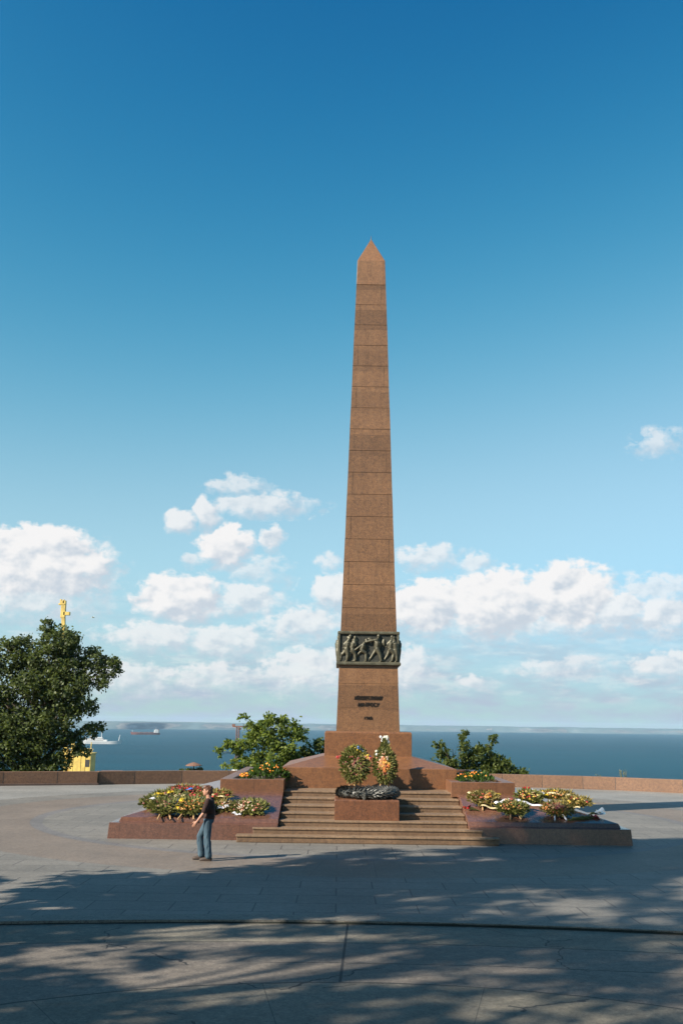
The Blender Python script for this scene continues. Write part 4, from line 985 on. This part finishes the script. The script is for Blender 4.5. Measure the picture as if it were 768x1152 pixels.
def hull(L, B, D, bow, sheer, mat, name, parent, stern_flare=0):
    m = MB(); n = 16; S = []
    for i in range(n + 1):
        u = i / n; w = B / 2 * min(1, (1 - (max(0, (u - .7)) / .3) ** 2.0)) * min(1, .75 + u * 2)
        w = max(w, .05); zt = D + sheer * (max(0, u - .6) / .4) ** 2; xs = (u - .5) * L; xb = (u - .5) * L * (.93 if u > .5 else .98)
        S.append([(xb, -w * .8, -1), (xs, -w, zt), (xs, w, zt), (xb, w * .8, -1)])
    vs = [v for s in S for v in s]; fs = []
    for i in range(n):
        for k in range(4): a, b = i * 4 + k, i * 4 + (k + 1) % 4; fs.append((b, a, a + 4, b + 4))
    fs += [(0, 1, 2, 3), tuple(n * 4 + k for k in (3, 2, 1, 0))]
    m.add(vs, fs); return m.build(name, mat, parent)
s1 = thing('passenger_ship', 'white passenger ship half hidden behind the big tree on the sea', 'ship', (-448, 1940, -40), .08, group='ships on the bay')
hull(76, 12, 5.2, 1, 2.2, M['ship_white'], 'hull', s1)
m = MB(); m.box((-12, 0, 6.6), (44, 9.5, 2.9)); m.box((-14, 0, 9.3), (34, 8.5, 2.5)); m.box((-6, 0, 11.6), (14, 8, 2.2)); m.build('superstructure', M['ship_white'], s1, bevel=.15)
m = MB(); m.box((-20, 0, 12.5), (5.5, 3.6, 4.4)); m.build('funnel', M['ship_white'], s1, bevel=.2)
m = MB()
for z in (7.0, 9.6): m.box((-13, 0, z), (32, 9.7 - (z - 7) * .35, .7))
m.build('window', M['dark_metal'], s1)
for q0, q1, qr in (((-1, 0, 12), (-1, 0, 25), .7), ((31, 0, 5), (33.5, 0, 17.5), .7), ((-30, 0, 5), (-31, 0, 14), .5)):
    m = MB(); m.tube([q0, q1], [qr, qr * .6], 6); m.build('mast', M['ship_white'], s1)
s2 = thing('cargo_ship', 'distant long low cargo ship with reddish hull and white bridge at its right end', 'ship', (-638, 3376, -40), math.pi + .3, group='ships on the bay')
hull(97, 15, 6.5, 1, 2.5, M['hull_red'], 'hull', s2)
m = MB(); m.box((-36, 0, 10.5), (13, 13, 8.5)); m.box((-36.5, 0, 15.6), (9, 12, 2.6)); m.build('bridge_house', M['ship_white'], s2, bevel=.2)
m = MB(); m.box((-43.5, 0, 13), (3.5, 4, 9)); m.build('funnel', M['hull_red'], s2, bevel=.2)
m = MB()
for i in range(4): m.box((-20 + i * 16, 0, 7.4), (12.5, 11, 2.0))
m.build('hatch_cover', M['rust'], s2, bevel=.1)
for q0, q1 in (((-35, 0, 16), (-35, 0, 24)), ((42, 0, 7), (42, 0, 16))):
    m = MB(); m.tube([q0, q1], .5, 6); m.build('mast', M['ship_white'], s2)
g = thing('seagull', 'tiny white seagull flying left of the obelisk above the big tree', 'bird', (-37.1, 150, 18.45), .3)
m = MB(); m.tube([(-.26, 0, 0), (-.2, 0, .02), (-.05, 0, .02), (.12, 0, 0), (.3, 0, -.01)], [.02, .05, .075, .06, .015], 8); blob('body', m, M['white_cloth'], .02, g, 1)
for sy in (-1, 1):
    m = MB(); P = [(0, 0, .03), (-.06, .22, .13), (-.0, .42, .15), (.09, .66, .10)]; ch_ = [.17, .16, .12, .02]; vs = []
    for (x, y, z), c in zip(P, ch_): vs += [(x - c / 2, sy * y, z), (x + c / 2, sy * y, z - .01), (x, sy * y, z + .025)]
    fs = []
    for i in range(3):
        for k in range(3): a, b_ = i * 3 + k, i * 3 + (k + 1) % 3; fs.append((a, b_, b_ + 3, a + 3))
    m.add(vs, fs + [(0, 1, 2), (9, 10, 11)]); m.build('wing', M['white_cloth'], g)

# ------------------------------------------------------------------ haze, world, sun, camera
HAZE = 4.8e-5
t = NT('haze_air'); t.t.nodes.remove(t.b); pv = t.n('ShaderNodeVolumePrincipled'); pv.inputs['Color'].default_value = (.55, .78, 1, 1); pv.inputs['Density'].default_value = HAZE; pv.inputs['Anisotropy'].default_value = .0
t.l(pv.outputs[0], t.out.inputs['Volume'])
m = MB(); m.box((0, 5150, 1.5), (18400, 10700, 89)); hz = tag(m.build('haze', t.m), kind='stuff')

SUN_EL, SUN_DIR = 34., (-.85, -.525)
w = bpy.data.worlds.new('World'); scene.world = w; w.use_nodes = True; w.cycles.sampling_method = 'MANUAL'; w.cycles.sample_map_resolution = 256
class WN(NT):
    def __init__(s): s.t = w.node_tree
W = WN(); bg = w.node_tree.nodes['Background']
sky = W.n('ShaderNodeTexSky', sky_type='NISHITA', sun_disc=False, sun_elevation=R(SUN_EL), sun_rotation=math.atan2(*SUN_DIR) % (2 * math.pi), air_density=1., dust_density=.6, ozone_density=1.2)
STR = .06
sc_ = W.n('ShaderNodeSeparateColor'); W.l(sky.outputs[0], sc_.inputs[0])
cc = W.n('ShaderNodeCombineColor')
for i, (e, k, cap) in enumerate(((4.6, 850., .34), (2.6, 24.5, .65), (1.6, 3.54, 1.2))):      # richer film-like saturation of the blue
    v = W.math('MULTIPLY', sc_.outputs[i], .1); x_ = W.math('MULTIPLY', W.math('POWER', v, e), k); W.l(W.math('DIVIDE', W.math('MULTIPLY', x_, cap * 10), W.math('ADD', x_, cap)), cc.inputs[i])
skyc = cc.outputs[0]
tc = W.n('ShaderNodeTexCoord'); sp = W.n('ShaderNodeSeparateXYZ'); W.l(tc.outputs['Generated'], sp.inputs[0])
az = W.math('MULTIPLY', W.math('ARCTAN2', sp.outputs[0], sp.outputs[1]), 57.29578); el = W.math('MULTIPLY', W.math('ARCSINE', sp.outputs[2]), 57.29578)
P = W.n('ShaderNodeCombineXYZ'); W.l(az, P.inputs[0]); W.l(el, P.inputs[1])
def wnoise(vec, scale, detail, rough, stretch=(1, 1, 1), off=(0, 0, 0)):
    mp = W.n('ShaderNodeMapping'); mp.inputs['Scale'].default_value = stretch; mp.inputs['Location'].default_value = off; W.l(vec, mp.inputs['Vector'])
    x = W.n('ShaderNodeTexNoise'); x.inputs['Scale'].default_value = scale; x.inputs['Detail'].default_value = detail; x.inputs['Roughness'].default_value = rough; W.l(mp.outputs[0], x.inputs['Vector']); return x
wp = wnoise(P.outputs[0], .55, 4, .55, (1, 1.2, 1)); wv = W.n('ShaderNodeVectorMath', operation='MULTIPLY_ADD'); W.l(wp.outputs['Color'], wv.inputs[0]); wv.inputs[1].default_value = (1.3, .9, 0); 
sub = W.n('ShaderNodeVectorMath', operation='ADD'); W.l(P.outputs[0], sub.inputs[0]); sub.inputs[1].default_value = (-.65, -.45, 0); W.l(sub.outputs[0], wv.inputs[2])
PW = wv.outputs[0]
CL = [(-17.18, 8.13, 3.71, 1.71, 1), (-14.08, 8.4, 0.95, 0.9, 0.8), (-18.56, 9.02, 2.14, 1.05, 1), (-16.22, 9.37, 1.9, 0.86, 1), (-16.82, 6.44, 3.57, 1.24, 0.6), (-4.65, 12.28, 2.95, 0.62, 0.62), (-5.99, 13.3, 1.71, 0.62, 0.5), (-9.35, 11.13, 0.86, 0.67, 0.75), (-7.84, 11.6, 0.62, 0.9, 0.75), (-6.58, 9.77, 1.52, 1.05, 0.85), (-4.02, 10.3, 0.62, 0.67, 0.75), (-8.69, 9.04, 0.57, 0.33, 0.5), (-4.79, 8.4, 2.0, 1.05, 0.42), (-9.04, 6.81, 2.1, 1.1, 1), (-5.25, 6.82, 2.0, 0.81, 0.65), (-9.93, 4.69, 2.95, 0.81, 0.62), (-6.43, 4.48, 2.86, 0.81, 0.62), (-1.9, 5.57, 2.29, 0.81, 0.65), (-0.24, 7.32, 1.24, 1.05, 0.75), (-0.68, 9.15, 0.76, 0.52, 0.5), (-12.0, 2.22, 2.86, 0.86, 0.55), (-7.1, 2.47, 2.86, 0.76, 0.55), (-1.59, 2.82, 2.86, 1.24, 0.62), (5.1, 9.45, 1.81, 0.67, 0.6), (7.81, 8.98, 1.05, 0.52, 0.55), (5.09, 6.56, 2.0, 1.24, 1), (9.03, 6.66, 2.76, 1.62, 1), (12.99, 6.92, 2.48, 1.57, 1), (15.47, 6.2, 2.0, 1.14, 0.75), (12.63, 7.97, 1.24, 0.76, 1), (17.96, 6.06, 1.43, 1.05, 0.75), (17.8, 7.41, 2.1, 0.86, 0.5), (18.22, 15.53, 1.43, 0.71, 0.47), (3.71, 2.94, 1.71, 1.24, 0.6), (7.71, 2.38, 1.05, 0.43, 0.6), (18.14, 3.28, 2.1, 0.76, 0.6), (12.87, 3.19, 3.33, 0.57, 0.47), (10.99, 5.5, 7.14, 0.67, 0.5)]
dens = None; shade = None; opac = None
for cx, cy, rx, ry, a in CL:
    s_ = W.n('ShaderNodeVectorMath', operation='SUBTRACT'); W.l(PW, s_.inputs[0]); s_.inputs[1].default_value = (cx, cy, 0)
    q = W.n('ShaderNodeVectorMath', operation='MULTIPLY'); W.l(s_.outputs[0], q.inputs[0]); q.inputs[1].default_value = (1 / (rx * 1.55), 1 / (ry * 1.68), 0)
    ln = W.n('ShaderNodeVectorMath', operation='LENGTH'); W.l(q.outputs[0], ln.inputs[0])
    v = W.math('MULTIPLY', W.math('SUBTRACT', 1., ln.outputs['Value'], clamp=True), a)
    dt = W.n('ShaderNodeVectorMath', operation='DOT_PRODUCT'); W.l(q.outputs[0], dt.inputs[0]); dt.inputs[1].default_value = (-.45, .9, 0)
    op_ = min(1., .25 + .8 * a) if a < .8 else 1.
    if dens is None:
        dens, shade = v, dt.outputs['Value']; ov = W.n('ShaderNodeValue'); ov.outputs[0].default_value = op_; opac = ov.outputs[0]
    else:
        g_ = W.math('MULTIPLY', W.math('SUBTRACT', v, dens), 5.); k_ = W.math('ADD', g_, .5, clamp=True)
        mx = W.n('ShaderNodeMix', data_type='FLOAT'); W.l(k_, mx.inputs[0]); W.l(shade, mx.inputs[2]); W.l(dt.outputs['Value'], mx.inputs[3]); shade = mx.outputs[0]
        mo = W.n('ShaderNodeMix', data_type='FLOAT'); W.l(k_, mo.inputs[0]); W.l(opac, mo.inputs[2]); mo.inputs[3].default_value = op_; opac = mo.outputs[0]
        dens = W.math('MAXIMUM', v, dens)
f1 = wnoise(P.outputs[0], 1.25, 9, .58, (1, 1.35, 1)).outputs['Fac']; f2 = wnoise(P.outputs[0], 1.25, 9, .58, (1, 1.35, 1), (.22, -.42, 0)).outputs['Fac']
dn = W.math('ADD', dens, W.math('MULTIPLY', W.math('SUBTRACT', f1, .5), .95))
def smooth(x, a, b):
    mr = W.n('ShaderNodeMapRange', interpolation_type='SMOOTHSTEP'); W.l(x, mr.inputs['Value']); mr.inputs['From Min'].default_value = a; mr.inputs['From Max'].default_value = b; return mr.outputs[0]
gate = smooth(dens, .015, .16)
wd = W.math('SUBTRACT', .38, W.math('MULTIPLY', smooth(shade, -.35, .5), .2))
mask = W.math('MULTIPLY', W.math('DIVIDE', W.math('SUBTRACT', dn, .1), wd, clamp=True), gate)
f3 = wnoise(P.outputs[0], .8, 3.5, .5, (1, 1.25, 1), (5, 2, 0)).outputs['Fac']; f4 = wnoise(P.outputs[0], .8, 3.5, .5, (1, 1.25, 1), (5.3, 1.5, 0)).outputs['Fac']
lit = W.math('ADD', W.math('ADD', W.math('MULTIPLY', shade, .8), W.math('ADD', W.math('MULTIPLY', W.math('SUBTRACT', f3, f4), 1.7), W.math('MULTIPLY', W.math('SUBTRACT', f1, f2), .55))), .22)
lit = smooth(lit, -.35, .55)
cloudc = W.mix(lit, (4.5, 5.0, 5.6), (7.2, 7.05, 7.0))
# veil of far haze and streaky cloud near the horizon
st_ = wnoise(P.outputs[0], 1., 7, .6, (.28, 1.1, 1)).outputs['Fac']
veil = W.math('MULTIPLY', smooth(el, 9.5, .5), W.math('ADD', W.math('MULTIPLY', smooth(st_, .35, .7), .5), .55), clamp=True)
st2 = wnoise(P.outputs[0], 1., 8, .62, (.42, 1.5, 1), (3.1, 1.7, 0)).outputs['Fac']
veilc = W.mix(W.math('MULTIPLY', smooth(st2, .46, .66), smooth(el, .6, 2.4)), (3.5, 4.2, 5.05), (5.3, 5.4, 5.75))
col = W.mix(veil, skyc, veilc)
col = W.mix(W.math('MULTIPLY', mask, W.math('MULTIPLY', opac, .96)), col, cloudc)
W.l(col, bg.inputs['Color']); bg.inputs['Strength'].default_value = STR

L = bpy.data.lights.new('sun', 'SUN'); L.energy = 4.9; L.angle = R(.7); L.color = (1, .91, .78)
so = bpy.data.objects.new('sun', L); C.objects.link(so)
ce = math.cos(R(SUN_EL)); d = -Vector((SUN_DIR[0] * ce, SUN_DIR[1] * ce, math.sin(R(SUN_EL)))); so.rotation_euler = d.to_track_quat('-Z', 'Y').to_euler(); so.location = (-20, -12, 30)

f, Hc = 1120., 3.3; pitch = math.atan((814.5 - 576) / f); roll = R(.8)
F = Vector((0, math.cos(pitch), math.sin(pitch))); X0 = Vector((1, 0, 0)); U0 = X0.cross(F)
X = X0 * math.cos(roll) + U0 * math.sin(roll); U = U0 * math.cos(roll) - X0 * math.sin(roll)
cam = bpy.data.cameras.new('camera'); cam.sensor_fit = 'VERTICAL'; cam.sensor_height = 36; cam.sensor_width = 24; cam.lens = 35; cam.clip_start = .1; cam.clip_end = 40000
co = bpy.data.objects.new('camera', cam); C.objects.link(co)
co.matrix_world = Matrix(((X.x, U.x, -F.x, 0), (X.y, U.y, -F.y, 0), (X.z, U.z, -F.z, Hc), (0, 0, 0, 1)))
scene.camera = co
v = scene.view_settings; v.view_transform = 'Standard'; v.look = 'None'; v.exposure = 1.13; v.gamma = 1; v.use_curve_mapping = False
scene.cycles.max_bounces = 6; scene.cycles.volume_bounces = 0; scene.cycles.transparent_max_bounces = 8
